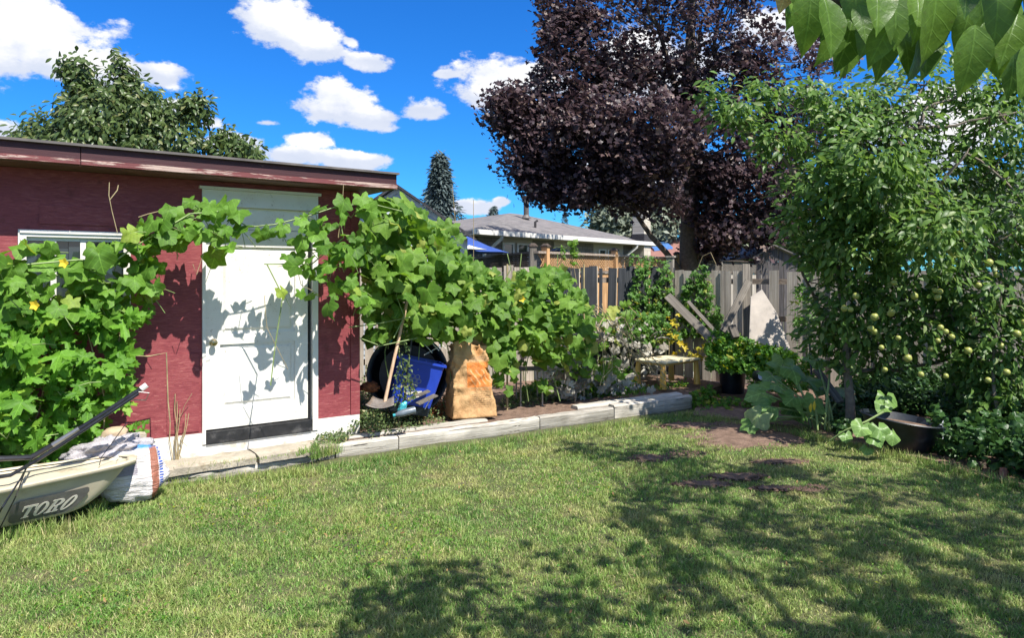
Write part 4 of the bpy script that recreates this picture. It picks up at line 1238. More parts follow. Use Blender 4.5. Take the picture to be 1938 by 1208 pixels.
# handles
ha = [Vector((-4.1, 4.55, .40)), Vector((-3.55, 4.86, .49)), P(60, 866, 5.0), P(170, 800, 5.12), P(275, 731, 5.28)]
MB().tube(ha, [.020, .020, .020, .017, .017], 8).build('handle', M_blackmet, cart, smooth=True)
hb = [Vector((-4.0, 4.30, .38)), P(20, 900, 4.70), P(70, 872, 4.9), P(180, 800, 5.04), P(262, 745, 5.2)]
MB().tube(hb, .013, 8).build('handle', M_blackmet, cart, smooth=True)
MB().tube([P(267, 737, 5.265), P(278, 729, 5.285)], .021, 8).build('grip_cap', M_white, cart, smooth=True)
MB().tube([P(100, 843, 5.035), P(150, 812, 5.09)], .0195, 8).build('handle_sleeve', M_metal, cart, smooth=True)
MB().tube([P(262, 742, 5.25), P(282, 744, 5.27), P(276, 758, 5.3), P(245, 757, 5.3), P(238, 762, 5.3)], .004, 6).build('bail', M_metal, cart, smooth=True)
MB().tube([P(188, 881, 5.1), P(192, 866, 5.12), P(215, 835, 5.16), P(240, 800, 5.2)], .003, 6).build('cable', M_blackmet, cart, smooth=True)
MB().tube([P(60, 868, 4.98), P(40, 905, 4.5), P(5, 960, 4.42), P(-20, 1000, 4.5)], .006, 6).build('cable', M_blackmet, cart, smooth=True)
MB().tube([P(52, 880, 4.9), P(30, 940, 4.45), P(0, 1000, 4.5)], .004, 6).build('cable', M_blackmet, cart, smooth=True)
# undercarriage seen as dark support below
MB().tube([Vector((-3.5, 4.72, .04)), Vector((-3.5, 4.72, .0)), Vector((-3.9, 4.4, 0.0))], .015, 6).build('support', M_blackmet, cart)

# --- soil bag -------------------------------------------------------------------
m, t, b = new_mat('printed_plastic_bag')
co = t.node('ShaderNodeTexCoord').outputs['UV']
s_ = t.node('ShaderNodeSeparateXYZ'); t.l.new(co, s_.inputs[0])
nn = t.noise(co, 6, 4, 0.6); wob = t.math('MULTIPLY_ADD', nn, 0.05, t.math('SUBTRACT', s_.outputs[0], 0.025))
band = lambda a, b_: t.math('MULTIPLY', t.maprange(wob, a, a+.01), t.maprange(wob, b_+.01, b_))
c = t.mix(0.0, (0.66, 0.62, 0.60), (0.66, 0.62, 0.60))
fold = t.noise(t.mapping(co, (1.5, 26, 1)), 1.0, 4, 0.6, 0.8)
c = t.mix(t.maprange(fold, 0.56, 0.66, 0, .6), c, (0.22, 0.18, 0.17))
c = t.mix(band(0.74, 0.86), c, (0.33, 0.13, 0.085))
jag = t.math('GREATER_THAN', t.math('FRACT', t.math('MULTIPLY', s_.outputs[1], 22)), 0.35)
c = t.mix(t.math('MULTIPLY', band(0.87, 0.93), jag), c, (0.04, 0.10, 0.42))
c = t.mix(t.math('MULTIPLY', t.maprange(s_.outputs[1], 0.90, 0.96), band(0.5, 1.0)), c, (0.05, 0.22, 0.50))
c = t.mix(t.math('MULTIPLY', t.maprange(s_.outputs[1], 0.50, 0.52), t.math('MULTIPLY', t.maprange(s_.outputs[1], 0.80, 0.79), t.maprange(wob, 0.56, 0.55))), c, (0.30, 0.28, 0.32))
t.l.new(c, b.inputs['Base Color']); b.inputs['Roughness'].default_value = 0.28
t.l.new(t.bump(t.noise(t.mapping(co, (3, 14, 1)), 1.4, 5, 0.6, 1.0), 0.7, 0.03), b.inputs['Normal'])
M_bag = m
def lump(name, center, ax, ay, az_, mat, parent=None, nu=28, nv=16, noise=0.1, seed=0, squash=2.6, rip=9, **tags):
    """pillow-like closed form; ax, ay, az_ half-axis vectors; UV over the side facing -ay"""
    from mathutils import noise as mn
    V, T, U = [], [], []
    for j in range(nv+1):
        ph = -math.pi/2+math.pi*j/nv
        for i in range(nu+1):
            th = 2*math.pi*i/nu
            cx_, cy_, cz_ = math.cos(ph)*math.cos(th), math.cos(ph)*math.sin(th), math.sin(ph)
            f_ = (abs(cx_)**squash+abs(cy_)**squash+abs(cz_)**squash)**(-1/squash)
            q = Vector((cx_, cy_, cz_))*f_
            nz = mn.fractal(Vector((cx_*1.8+seed, cy_*1.8, cz_*1.8)), 0.8, 2.0, 4)*noise
            nz += noise*0.5*mn.noise(Vector((cx_*2+seed, cy_*2, cz_*rip)))
            q = q*(1+nz)
            w = Vector(center)+Vector(ax)*q.x+Vector(ay)*q.y+Vector(az_)*q.z
            V.append(w); U.append(((q.x+1)/2, (q.z+1)/2))
    for j in range(nv):
        for i in range(nu):
            a = j*(nu+1)+i; T += [(a, a+1, a+nu+2), (a, a+nu+2, a+nu+1)]
    base = root_loc(parent) if parent else Vector(center)
    me = np_mesh(name, np.array([tuple(v-base) for v in V]), np.array(T), mat, np.array(U), smooth=True)
    o = bpy.data.objects.new(name, me); COL.objects.link(o); o.parent = parent
    if not parent: o.location = base
    return tag(o, **tags)
bc = P(243, 880, 5.50); 
bg_ = empty('soil_bag', (bc.x, bc.y, 0), 'slumped white plastic soil bag with brown and blue printed stripes beside the door step', 'bag')
lump('sack', Vector((bc.x+.02, bc.y, 0.225)), Vector((0.205, 0.12, 0)), Vector((-0.09, 0.12, 0)), Vector((-0.03, 0.03, 0.215)), M_bag, bg_, nu=56, nv=32, noise=0.13, seed=2)
m, t, b = new_mat('clear_plastic_film')
b.inputs['Base Color'].default_value = (0.62, 0.58, 0.60, 1); b.inputs['Roughness'].default_value = 0.25
b.inputs['Transmission Weight'].default_value = 0.35
co = t.node('ShaderNodeTexCoord').outputs['Object']
t.l.new(t.bump(t.noise(co, 16, 5, 0.7, 1.5), 1.0, 0.02), b.inputs['Normal'])
M_film = m
pc = P(195, 852, 5.45)
lump('crumpled_plastic', pc, Vector((0.20, 0.10, 0.03)), Vector((-.06, .10, 0)), Vector((0.03, 0, 0.09)), M_film, None, nu=50, nv=26, noise=0.45, seed=7, squash=2.0, rip=3, label='crumpled clear plastic wrap piled against the left of the soil bag', cat='plastic wrap')
sc_ = P(216, 822, 5.55)
lump('rock', sc_, Vector((0.085, 0.03, 0)), Vector((-.03, .07, 0)), Vector((0.02, 0, 0.055)), simple_mat('tan_stone', (0.45, 0.34, 0.22), 0.85, 0.12, 14, 0.4), None, noise=0.08, seed=4, label='smooth tan rock behind the crumpled plastic', cat='rock')
kp = P(216, 822, 5.55)
MB().boxf(SH, SH.t(170), SH.t(262), 0.22, 0.42, 0.0, kp.z-0.05).build('planter_block', M_conc, label='low concrete block under the tan rock, hidden in leaves', cat='block')

# --- paper yard-waste bag -------------------------------------------------------
m, t, b = new_mat('kraft_paper_bag')
co = t.node('ShaderNodeTexCoord').outputs['UV']
s_ = t.node('ShaderNodeSeparateXYZ'); t.l.new(co, s_.inputs[0]); U_, V_ = s_.outputs[0], s_.outputs[1]
n1 = t.noise(co, 3.5, 6, 0.65)
c = t.ramp(n1, [(0.35, (0.40, 0.215, 0.085)), (0.65, (0.60, 0.37, 0.17))])
box_ = lambda u0, u1, v0, v1: t.math('MULTIPLY', t.math('MULTIPLY', t.maprange(U_, u0, u0+.02), t.maprange(U_, u1, u1-.02)), t.math('MULTIPLY', t.maprange(V_, v0, v0+.02), t.maprange(V_, v1, v1-.02)))
worn = t.maprange(t.noise(co, 11, 5, 0.7), 0.40, 0.60)
c = t.mix(t.math('MULTIPLY', box_(.34, .98, .40, .76), t.math('MULTIPLY_ADD', worn, 0.4, 0.58)), c, (0.68, 0.19, 0.025))
di = t.math('GREATER_THAN', t.math('FRACT', t.math('ADD', t.math('MULTIPLY', U_, 7.0), t.math('MULTIPLY', V_, 9.0))), 0.72)
c = t.mix(t.math('MULTIPLY', t.math('MULTIPLY', box_(.42, .96, .44, .66), di), 0.5), c, (0.72, 0.50, 0.26))
c = t.mix(t.math('MULTIPLY', box_(.42, .96, .36, .40), worn), c, (0.62, 0.18, 0.03))
ln = t.math('GREATER_THAN', t.math('FRACT', t.math('MULTIPLY', V_, 34)), 0.55)
tx = t.math('GREATER_THAN', t.noise(t.mapping(co, (60, 34, 1)), 1.0, 2, 0.5), 0.46)
c = t.mix(t.math('MULTIPLY', t.math('MULTIPLY', t.math('MULTIPLY', box_(.45, .92, .13, .33), ln), tx), 0.65), c, (0.12, 0.06, 0.03))
c = t.mix(t.math('MULTIPLY', t.math('MULTIPLY', t.math('MULTIPLY', box_(.45, .98, .775, .83), ln), tx), 0.75), c, (0.12, 0.09, 0.10))
rg = t.node('ShaderNodeTexWave'); rg.wave_type = 'RINGS'
d_ = t.vmath('LENGTH', t.vmath('SUBTRACT', co, (0.74, 0.91, 0)))
c = t.mix(t.math('MULTIPLY', t.maprange(d_, 0.085, 0.075), 0.55), c, (0.50, 0.20, 0.05))
t.l.new(c, b.inputs['Base Color']); b.inputs['Roughness'].default_value = 0.72
t.l.new(t.bump(t.noise(t.mapping(co, (4, 5, 1)), 1.6, 6, 0.6, 1.0), 0.65, 0.03), b.inputs['Normal'])
M_kraft = m
def paper_bag():
    from mathutils import noise as mn
    fb = Frame(-0.66, 7.83, 0.93, 0.36)
    tA, tB = fb.t(857), fb.t(938)
    H = hz_(650, 7.9)-0.16; V, T, U = [], [], []; 
    def perim(s):   # s 0..4 around: front, right, back, left
        w = 1.0
        k = int(s) % 4; f_ = s-int(s)
        return [(f_, 0), (1, f_), (1-f_, 1), (0, 1-f_)][k]
    NS, NZ = 72, 40
    for j in range(NZ+1):
        v = j/NZ; z = 0.155+H*v
        wv = 1-0.28*v; dpt = 0.30*(1-0.45*v**1.5)
        for i in range(NS+1):
            s = 4*i/NS; u, d = perim(s % 4) if i < NS else perim(0)
            tt = tA+(tB-tA)*(0.5+(u-0.5)*wv-0.10*v); oo = -d*dpt+0.02
            q = fb.p(tt, oo, z)
            nrm_ = mn.fractal(Vector((tt*5, oo*5+3, z*4.5)), 0.7, 2.0, 4)
            cr = 1-abs(mn.noise(Vector((tt*7+z*4, oo*6, z*6))))*2
            disp = 0.030*nrm_+0.045*max(0, cr-0.35)-0.02*max(0, -cr)
            out = Vector((fb.n[0]*(0.5-d)*2+fb.d[0]*(u-.5)*2, fb.n[1]*(0.5-d)*2+fb.d[1]*(u-.5)*2, 0))
            q += out*disp*(0.35+0.9*v)
            if v > 0.9: q.z += (0.04*mn.noise(Vector((s*1.3, 0, 5)))+0.035*math.sin(s*3.1+1.0)-0.03*(abs(u-.62) < .12 and d < .1))*(v-0.9)/0.1
            V.append(q); U.append((u*0.999 if d < .02 else 0.2*d, v))
    for j in range(NZ):
        for i in range(NS):
            a = j*(NS+1)+i; T += [(a, a+1, a+NS+2), (a, a+NS+2, a+NS+1)]
    base = fb.p((tA+tB)/2, -.12, 0.15)
    me = np_mesh('paper_bag', np.array([tuple(v-base) for v in V]), np.array(T), M_kraft, np.array(U), smooth=True)
    o = bpy.data.objects.new('paper_bag', me); COL.objects.link(o); o.location = base
    s = o.modifiers.new('thickness', 'SOLIDIFY'); s.thickness = 0.004; s.offset = -1
    tag(o, 'tall crumpled brown paper yard-waste bag with orange print standing on the bed', 'paper bag')
def hz_(py, Y): return ZC+(HZ-py)/F*Y
paper_bag()

# --- black tub lying on its side, blue bin, shovel ------------------------------
tubc = P(772, 712, 8.05)
bt = empty('black_tub', (tubc.x, tubc.y+.1, bed_z), 'large round black tub lying on its side behind the blue bin', 'tub')
axv = Vector((0.10, -1.0, 0.16)).normalized()
prof = [(0.0, -0.33), (0.33, -0.33), (0.36, -0.30), (0.42, -0.02), (0.455, 0.0), (0.46, 0.02), (0.44, 0.022), (0.405, 0.0), (0.345, -0.28), (0.0, -0.29)]
MB().lathe(tubc+Vector((0, 0, 0.02)), axv, prof, 48).build('shell', M_blackpl, bt, smooth=True)
MB().lathe(tubc+Vector((0, 0, 0.02))-axv*0.12, axv, [(0.415, -0.012), (0.43, 0.0), (0.415, 0.012)], 48).build('ridge', M_blackpl, bt, smooth=True)
M_bin = simple_mat('blue_bin_plastic', (0.018, 0.055, 0.42), 0.38, 0.08, 6, 0.05)
BF = Frame(P(766, 520, 7.75).x, 7.75, 0.96, 0.28)
binr = empty('recycling_bin', BF.p(0, 0, bed_z), 'blue recycling bin tipped forward among weeds under the gourd vine', 'bin')
def bp(x, y, z):   # bin space: tilted
    a = math.radians(-13); xr_, zr_ = x*math.cos(a)-z*math.sin(a), x*math.sin(a)+z*math.cos(a)
    return BF.p(xr_+0.03, y, bed_z+0.20+zr_)
zb_, zt_ = 0.0, 0.52
mb = MB()
o_ = [bp(-.20, .14, zb_), bp(.22, .14, zb_), bp(.22, -.14, zb_), bp(-.20, -.14, zb_), bp(-.24, .19, zt_), bp(.27, .19, zt_), bp(.27, -.19, zt_), bp(-.24, -.19, zt_)]
mb.add(o_, [(0,3,2,1),(0,1,5,4),(1,2,6,5),(2,3,7,6),(3,0,4,7)])
sh_ = mb.build('shell', M_bin, binr, bevel=0.012)
s_ = sh_.modifiers.new('thickness', 'SOLIDIFY'); s_.thickness = 0.006
q = MB()
for (a, b_) in (((-.25, .20), (.28, .20)), ((.28, .20), (.28, -.20)), ((.28, -.20), (-.25, -.20)), ((-.25, -.20), (-.25, .20))):
    q.bar(bp(a[0], a[1], zt_-.01), bp(b_[0], b_[1], zt_-.01), 0.014, 0.026)
q.build('rim', M_bin, binr)
MB().hexa([bp(-.195, .150, -.06), bp(.215, .150, -.06), bp(.215, -.12, -.06), bp(-.195, -.12, -.06), bp(-.203, .152, .03), bp(.223, .152, .03), bp(.223, -.12, .03), bp(-.203, -.12, .03)]).build('base', M_blackpl, binr)
mk = MB()
def onbin(x, z, off=0.004):
    f_ = z/zt_; return bp(x, .14+.05*f_+off, z)
for k in range(7):
    cx_, cz_ = (0.0, 0.30) if k == 0 else (0.052*math.cos(math.radians(60*k)), 0.30+0.052*math.sin(math.radians(60*k)))
    for j in range(6):
        a0, a1 = math.radians(60*j+30), math.radians(60*j+90)
        pa = [onbin(cx_-.02+r_*math.cos(a), cz_+r_*math.sin(a)) for r_, a in ((.028, a0), (.028, a1), (.020, a1), (.020, a0))]
        mk.add(pa, [(0, 1, 2, 3)])
mk.build('hexagon_emblem', simple_mat('grey_print', (0.22, 0.25, 0.32), 0.5, 0.1, 20, 0), binr)
MB().add([onbin(-.075, .135), onbin(.085, .175), onbin(.09, .205), onbin(-.07, .165)], [(0,1,2,3)]).build('white_strip', M_letter, binr)
MB().bar(bp(.165, .165, .02), bp(.20, .195, .16), 0.03, 0.006).build('handle_tab', M_whitetrim, binr)
# a few things in and round the tub: a light frame, box, bottle, orange litter, teal glove
lf = empty('folding_frame', P(815, 660, 8.0), 'pale ribbed plastic lid leaning between the bin and the tub rim', 'lid')
for k in range(3):
    a = P(800+k*13, 648-k*3, 7.72); b_ = P(818+k*13, 668-k*4, 7.74)
    MB().bar(a, b_, 0.026, 0.008).build('rib', M_gutter, lf)
MB().bar(P(803, 672, 7.76), P(836, 654, 7.78), 0.02, 0.008).build('rib', M_gutter, lf)
pole0, pole1 = P(783, 512, 7.45), P(728, 764, 7.12)
shv = empty('shovel', (pole1.x, pole1.y, bed_z), 'long wooden-handled shovel leaning beside the blue bin', 'shovel')
M_pole = wood_mat('worn_wooden_pole', (0.36, 0.22, 0.13), (0.52, 0.35, 0.23), (0.62, 0.46, 0.33), crack=0.3)
MB().tube([pole0.lerp(pole1, k/6)+Vector((math.sin(k)*.003, 0, 0)) for k in range(7)], [.015, .016, .016, .016, .017, .017, .018], 10).build('handle', M_pole, shv, smooth=True)
sb = P(722, 775, 7.05)
bl = MB(); vs_ = []; 
for i in range(9):
    for k in range(7):
        u = i/8*2-1; v = k/6
        vs_.append(sb+Vector((u*0.14*(1-0.25*v), -0.10+0.20*v, 0.03+0.035*u*u+0.05*v*v)))
bl.add(vs_, [(i*7+k, (i+1)*7+k, (i+1)*7+k+1, i*7+k+1) for i in range(8) for k in range(6)])
o = bl.build('blade', simple_mat('rusty_grey_steel', (0.22, 0.19, 0.17), 0.6, 0.2, 18, 0.3, metallic=0.3, dirt=((0.26, 0.17, 0.10), 0.8)), shv, smooth=True)
s_ = o.modifiers.new('thickness', 'SOLIDIFY'); s_.thickness = 0.006
blk = P(777, 706, 7.6)
MB().tube([P(779, 640, 7.62), P(771, 700, 7.55), P(765, 765, 7.45)], [.012, .013, .014], 8).build('stake', M_blackmet, smooth=True, loc=P(765, 765, 7.45), label='thin black metal stake standing between shovel handle and blue bin', cat='stake')
bx = P(800, 752, 7.62)
MB().bar(P(770, 758, 7.5), P(812, 740, 7.6), 0.10, 0.012).bar(P(790, 765, 7.45), P(825, 748, 7.55), 0.12, 0.01).build('scrap_board', M_plank, loc=bx, label='small grey scrap board in front of the blue bin', cat='board')
MB().bar(P(770, 757, 7.4), P(793, 751, 7.42), 0.014, 0.006).build('white_strip', M_letter, loc=bx, label='thin white plastic strip lying before the blue bin', cat='strip')
m_teal = simple_mat('teal_plastic', (0.05, 0.36, 0.42), 0.3, 0.1, 10, 0.1)
tg = P(740, 640, 7.75)
MB().tube([P(742, 618, 7.75), P(741, 634, 7.74), P(737, 652, 7.72)], [.012, .028, .018], 8).build('teal_scoop', m_teal, smooth=True, loc=tg, label='teal plastic scoop hooked on the upper left of the black tub', cat='scoop')
lump('teal_wrapper', P(761, 772, 7.2), Vector((.045, 0, .01)), Vector((0, .03, 0)), Vector((.01, 0, .05)), m_teal, None, noise=0.3, seed=3, label='crumpled teal wrapper on the ground before the bin', cat='wrapper')
bo = empty('plastic_bottle', P(762, 783, 7.1), 'grey-blue plastic bottle lying in weeds behind the timber', 'bottle')
MB().tube([P(748, 786, 7.08), P(755, 784, 7.09), P(762, 782, 7.1), P(785, 776, 7.16)], [.014, .030, .036, .036], 12).build('body', simple_mat('dusty_plastic', (0.14, 0.17, 0.20), 0.3, 0.2, 12, 0.1), bo, smooth=True)
MB().tube([P(744, 787, 7.075), P(748.5, 786, 7.08)], .016, 10).build('cap', m_teal, bo, smooth=True)
m_rust = simple_mat('rust_orange_mulch', (0.30, 0.10, 0.04), 0.9, 0.35, 30, 0.9)
lump('mulch_heap', P(700, 733, 7.7), Vector((.10, .02, 0)), Vector((-.02, .07, 0)), Vector((0, 0, .05)), m_rust, None, noise=0.35, seed=12, label='small orange lump by the red shed corner, left of the black tub', cat='heap')

# --- metal stool ---------------------------------------------------------------
sf = Frame(P(984, 520, 8.75).x, 8.75, 0.97, 0.2)
stz = hz_(700, 8.75)
st_ = empty('metal_stool', sf.p(.15, -.12, bed_z), 'low grey metal stool half swallowed by the gourd vine', 'stool')
wS = 0.30
MB().boxf(sf, 0, wS, -.28, 0, stz-.02, stz).build('seat', M_plank, st_, bevel=.006)
for (a, b_) in ((0.012, -.012), (wS-.012, -.012), (0.012, -.27), (wS-.012, -.27)):
    MB().tube([sf.p(a, b_, bed_z), sf.p(a, b_, stz-.022)], .011, 8).build('leg', M_metal, st_, smooth=True)

# --- yellow table ---------------------------------------------------------------
m, t, b = new_mat('faded_yellow_plastic')
co = t.node('ShaderNodeTexCoord').outputs['Object']
c = t.ramp(t.noise(co, 5, 5, 0.6), [(0.35, (0.68, 0.38, 0.07)), (0.65, (0.76, 0.47, 0.12))])
t.l.new(c, b.inputs['Base Color']); b.inputs['Roughness'].default_value = 0.4
M_yel = m
M_yeltop = simple_mat('bleached_yellow_top', (0.76, 0.66, 0.42), 0.5, 0.06, 4, 0.1, dirt=((0.55, 0.42, 0.20), 0.35))
tf = Frame(2.10, 9.86, 0.78, 0.62)
tb_ = empty('childs_table', tf.p(.42, -.28, .16), 'small faded yellow plastic table at the end of the timber edging', 'table')
ztt = 0.53; TLn, TWd = 0.84, 0.55
def rrect(fr, t0, t1, o0, o1, r, z, n=5):
    pts = []
    for (ct, co_, a0) in ((t1-r, o1-r, 0), (t0+r, o1-r, 90), (t0+r, o0+r, 180), (t1-r, o0+r, 270)):
        for k in range(n+1):
            a = math.radians(a0+90*k/n); pts.append(fr.p(ct+r*math.cos(a), co_+r*math.sin(a), z))
    return pts
MB().prism(rrect(tf, 0, TLn, -TWd, 0, .05, ztt-.028), (0, 0, .028)).build('table_top', M_yeltop, tb_, bevel=.005)
q = MB()
for (a, b_) in (((.05, -.035), (TLn-.05, -.035)), ((.05, -TWd+.035), (TLn-.05, -TWd+.035)), ((.035, -.05), (.035, -TWd+.05)), ((TLn-.035, -.05), (TLn-.035, -TWd+.05))):
    q.bar(tf.p(a[0], a[1], ztt-.042), tf.p(b_[0], b_[1], ztt-.042), .012, .026)
q.build('apron', M_yel, tb_)
for (a, b_, sp) in ((.05, -.05, (-1, 1)), (TLn-.05, -.05, (1, 1)), (.05, -TWd+.05, (-1, -1)), (TLn-.05, -TWd+.05, (1, -1))):
    MB().tube([tf.p(a+.012*sp[0], b_+.012*sp[1], .15), tf.p(a, b_, ztt-.029)], [.050, .032], 16).build('leg', M_yel, tb_, smooth=True)
tw_ = P(1266, 672, 10.4)
MB().tube([tw_, tw_+Vector((.005, 0, .10)), tw_+Vector((0, 0, .2))], .004, 5).build('cane', M_drystem, loc=tw_, label='thin dry cane standing on the yellow table top', cat='cane')

# --- black pot, white marker, black trough --------------------------------------
pb = G(1386, 744, 0.0)
pot = empty('plant_pot', (pb.x, pb.y, 0), 'round black nursery pot right of the yellow table', 'pot')
MB().lathe((pb.x, pb.y, 0), (0, 0, 1), [(0.0, 0.0), (0.165, 0.0), (0.178, 0.15), (0.192, 0.33), (0.205, 0.335), (0.207, 0.37), (0.198, 0.372), (0.192, 0.34), (0.16, 0.30)], 36).build('shell', M_blackpl, pot, smooth=True)
MB().lathe((pb.x, pb.y, 0), (0, 0, 1), [(0.0, 0.315), (0.10, 0.31), (0.178, 0.30)], 24).build('soil', M_soil, pot, smooth=True)
wm = P(1441, 713, 9.3)
wmk = empty('cup', wm, 'black cup with a round white bottom lying among the bed leaves', 'cup')
MB().tube([wm+Vector((0, .16, -.01)), wm], [.07, .058], 18).build('body', M_blackpl, wmk, smooth=True)
MB().tube([wm+Vector((0, -.001, 0)), wm+Vector((0, -.012, .001))], [.045, .044], 18).build('disc', simple_mat('pale_disc', (0.62, 0.68, 0.85), .5, .05, 8, 0), wmk, smooth=True)
tg0 = Vector((P(1716, 520, 7.0).x, 7.08, 0))
tr_ = empty('trough_planter', tg0, 'wide black tub planter sagging under the plum tree with a pale twine', 'planter')
def oval(cx, cy, z, ra, rb, rot, n=40, tilt=0.0):
    return [Vector((cx+ra*math.cos(a)*math.cos(rot)-rb*math.sin(a)*math.sin(rot), cy+ra*math.cos(a)*math.sin(rot)+rb*math.sin(a)*math.cos(rot), z+tilt*math.cos(a))) for a in [2*math.pi*k/n for k in range(n)]]
mb = MB(); rings = [oval(tg0.x, tg0.y, 0.0, .20, .15, -.35), oval(tg0.x, tg0.y, .02, .24, .18, -.35), oval(tg0.x, tg0.y, .16, .31, .24, -.35, tilt=-.02), oval(tg0.x, tg0.y, .30, .365, .28, -.35, tilt=-.045), oval(tg0.x, tg0.y, .315, .385, .30, -.35, tilt=-.05), oval(tg0.x, tg0.y, .325, .375, .29, -.35, tilt=-.05), oval(tg0.x, tg0.y, .25, .33, .25, -.35, tilt=-.03)]
vs_ = [v for r_ in rings for v in r_]; NR = 40
mb.add(vs_, [(i*NR+k, i*NR+(k+1) % NR, (i+1)*NR+(k+1) % NR, (i+1)*NR+k) for i in range(len(rings)-1) for k in range(NR)]+[tuple(range(NR))])
mb.build('shell', M_blackpl, tr_, smooth=True)
MB().add(oval(tg0.x, tg0.y, .255, .33, .25, -.35, tilt=-.03), [tuple(range(40))]).build('soil', M_soil, tr_)
tw = P(1781, 805, 6.9)
MB().tube([tw+Vector((-.06, 0, .03)), tw, tw+Vector((.04, .02, .05)), tw+Vector((.015, 0, 0)), tw+Vector((.02, -.02, -.07)), tw+Vector((-.01, -.03, -.15))], .004, 5).build('twine', simple_mat('pale_twine', (.6, .62, .66), .7, .05, 8, 0), tr_, smooth=True)

# --- leaning boards and sheet at the fence --------------------------------------
def plank_thing(a, b_, w, th, label, mat=M_plank, grp='old boards leaning at the fence', roll=(0, -1, .2)):
    d = (Vector(b_)-Vector(a)); L = d.length
    q = MB().bar((0, 0, 0), (0, 0, L), th, w, up=(0, 1, 0))
    me_ = q.mesh('plank', mat)
    o = bpy.data.objects.new('plank', me_); COL.objects.link(o)
    z = d.normalized(); y = Vector(roll); y = (y-z*y.dot(z)).normalized(); x = y.cross(z)
    # bar: width along its y axis, thickness along x
    o.matrix_basis = Matrix.Translation(a) @ Matrix((y, -x, z)).transposed().to_4x4()
    return tag(o, label, 'plank', grp)
plank_thing(P(1263, 560, 10.7), P(1350, 646, 10.25), .12, .03, 'wider grey plank slanting down to the right over the bed, near the yellow table')
plank_thing(P(1302, 571, 10.75), P(1364, 640, 10.4), .05, .04, 'narrow grey plank slanting down right, parallel to the wider one')
plank_thing(P(1417, 532, 10.7), P(1368, 628, 10.35), .10, .035, 'plank slanting down to the left against the fence, sunlit upper end')
plank_thing(P(1412, 500, 10.9), P(1415, 650, 10.6), .11, .025, 'upright dark grey board standing proud of the fence left of the stone-grey sheet')
plank_thing(P(1385, 618, 10.3), P(1393, 640, 10.2), .10, .08, 'short brown block end poking up behind the bed leaves')
plank_thing(P(1545, 700, 8.6), P(1590, 762, 8.2), .09, .03, 'weathered plank slanting behind the squash stems')
M_sheet = simple_mat('weathered_grey_sheet', (0.42, 0.37, 0.32), 0.85, 0.12, 5, 0.4, dirt=((0.27, 0.24, 0.21), 0.7))
shp = [(1443, 549), (1421, 563), (1418, 640), (1420, 690), (1503, 690), (1494, 655), (1470, 592)]
vs_ = [P(a, b_, 10.62-(b_-549)/120*0.35) for a, b_ in shp]
MB().prism(vs_, Vector((0.0, 0.022, 0.006))).build('leaning_sheet', M_sheet, loc=vs_[4], label='torn pale grey plywood sheet leaning on the fence', cat='sheet')
MB().tube([P(1530, 612, 8.9), P(1536, 710, 8.7)], .013, 8).build('stake', M_blackmet, smooth=True, loc=P(1536, 710, 8.7), label='black stake standing behind the squash plant, left of the plum trunk', cat='stake')
# wires above, at the gap by the siding building
for (a, b_, Y_, lab) in (((896, 378), (895, 520), 9.4, 'thin tall wire rod above the gourd vine left of the bungalow'), ((856, 352), (864, 470), 9.2, 'thin bent wire rod in front of the tall spruce')):
    MB().tube([P(a[0], a[1], Y_), P((a[0]+b_[0])/2+1, (a[1]+b_[1])/2, Y_), P(b_[0], b_[1]+60, Y_)], .004, 5).build('wire_rod', M_drystem, smooth=True, loc=P(b_[0], b_[1]+60, Y_), label=lab, cat='rod')
# brick stubs at right edge of the lawn
M_bk = simple_mat('old_red_brick', (0.28, 0.13, 0.09), 0.9, 0.2, 20, 0.6)
for k, (a, b_, lab) in enumerate(((1899, 905, 'leftmost of the short round brick-red edging stubs at the lawn edge'), (1914, 903, 'middle of the brick-red edging stubs at the right lawn edge'), (1934, 896, 'rightmost brick-red edging stub, slightly further back'))):
    g = G(a, b_)
    MB().lathe((g.x, g.y, 0), (0, 0, 1), [(0.0, -.02), (.028, -.02), (.030, .06), (.026, .085), (0.0, .088)], 14).build('edging_stub', M_bk, smooth=True, loc=(g.x, g.y, 0), label=lab, cat='edging', group='brick-red edging stubs')
g1_, g2_ = G(1865, 893), G(1938, 880)
MB().bar(Vector((g1_.x, g1_.y+.1, .03)), Vector((g2_.x+.3, g2_.y+.1, .05)), .05, .06).build('edging_log', M_bark, loc=g1_, label='dark edging log behind the brick-red stubs', cat='log')
ps = G(1925, 868)
lump('rock', Vector((ps.x+.1, ps.y, .05)), Vector((.22, 0, 0)), Vector((0, .14, 0)), Vector((0, 0, .07)), simple_mat('grey_stone', (.33, .29, .29), .85, .12, 10, .4), None, noise=.12, seed=21, label='flat grey rock at the right edge of the frame below the plum tree', cat='rock')
# ================================================================== PLANTS
def fr_points(fr, pts, o):
    px, py = pts[:, 0], pts[:, 1]; o = np.broadcast_to(o, px.shape)
    k = (px-CX)/F; ax = fr.o[0]+fr.n[0]*o; ay = fr.o[1]+fr.n[1]*o
    t_ = (k*ay-ax)/(fr.d[0]-k*fr.d[1]); Y = ay+fr.d[1]*t_; X = ax+fr.d[0]*t_
    return np.stack([X, Y, ZC+(HZ-py)/F*Y], 1)
def pt(px, py, Y):
    px, py, Y = np.asarray(px, float), np.asarray(py, float), np.asarray(Y, float)
    return np.stack([(px-CX)/F*Y, Y, ZC+(HZ-py)/F*Y], 1)
SUNV = np.array([SUN.x, SUN.y, SUN.z])
FACE = np.array([0.25, -0.75, 0.60])       # out of the trellis, half way to the sun
DOWN = np.array([0.0, -0.25, -1.0])

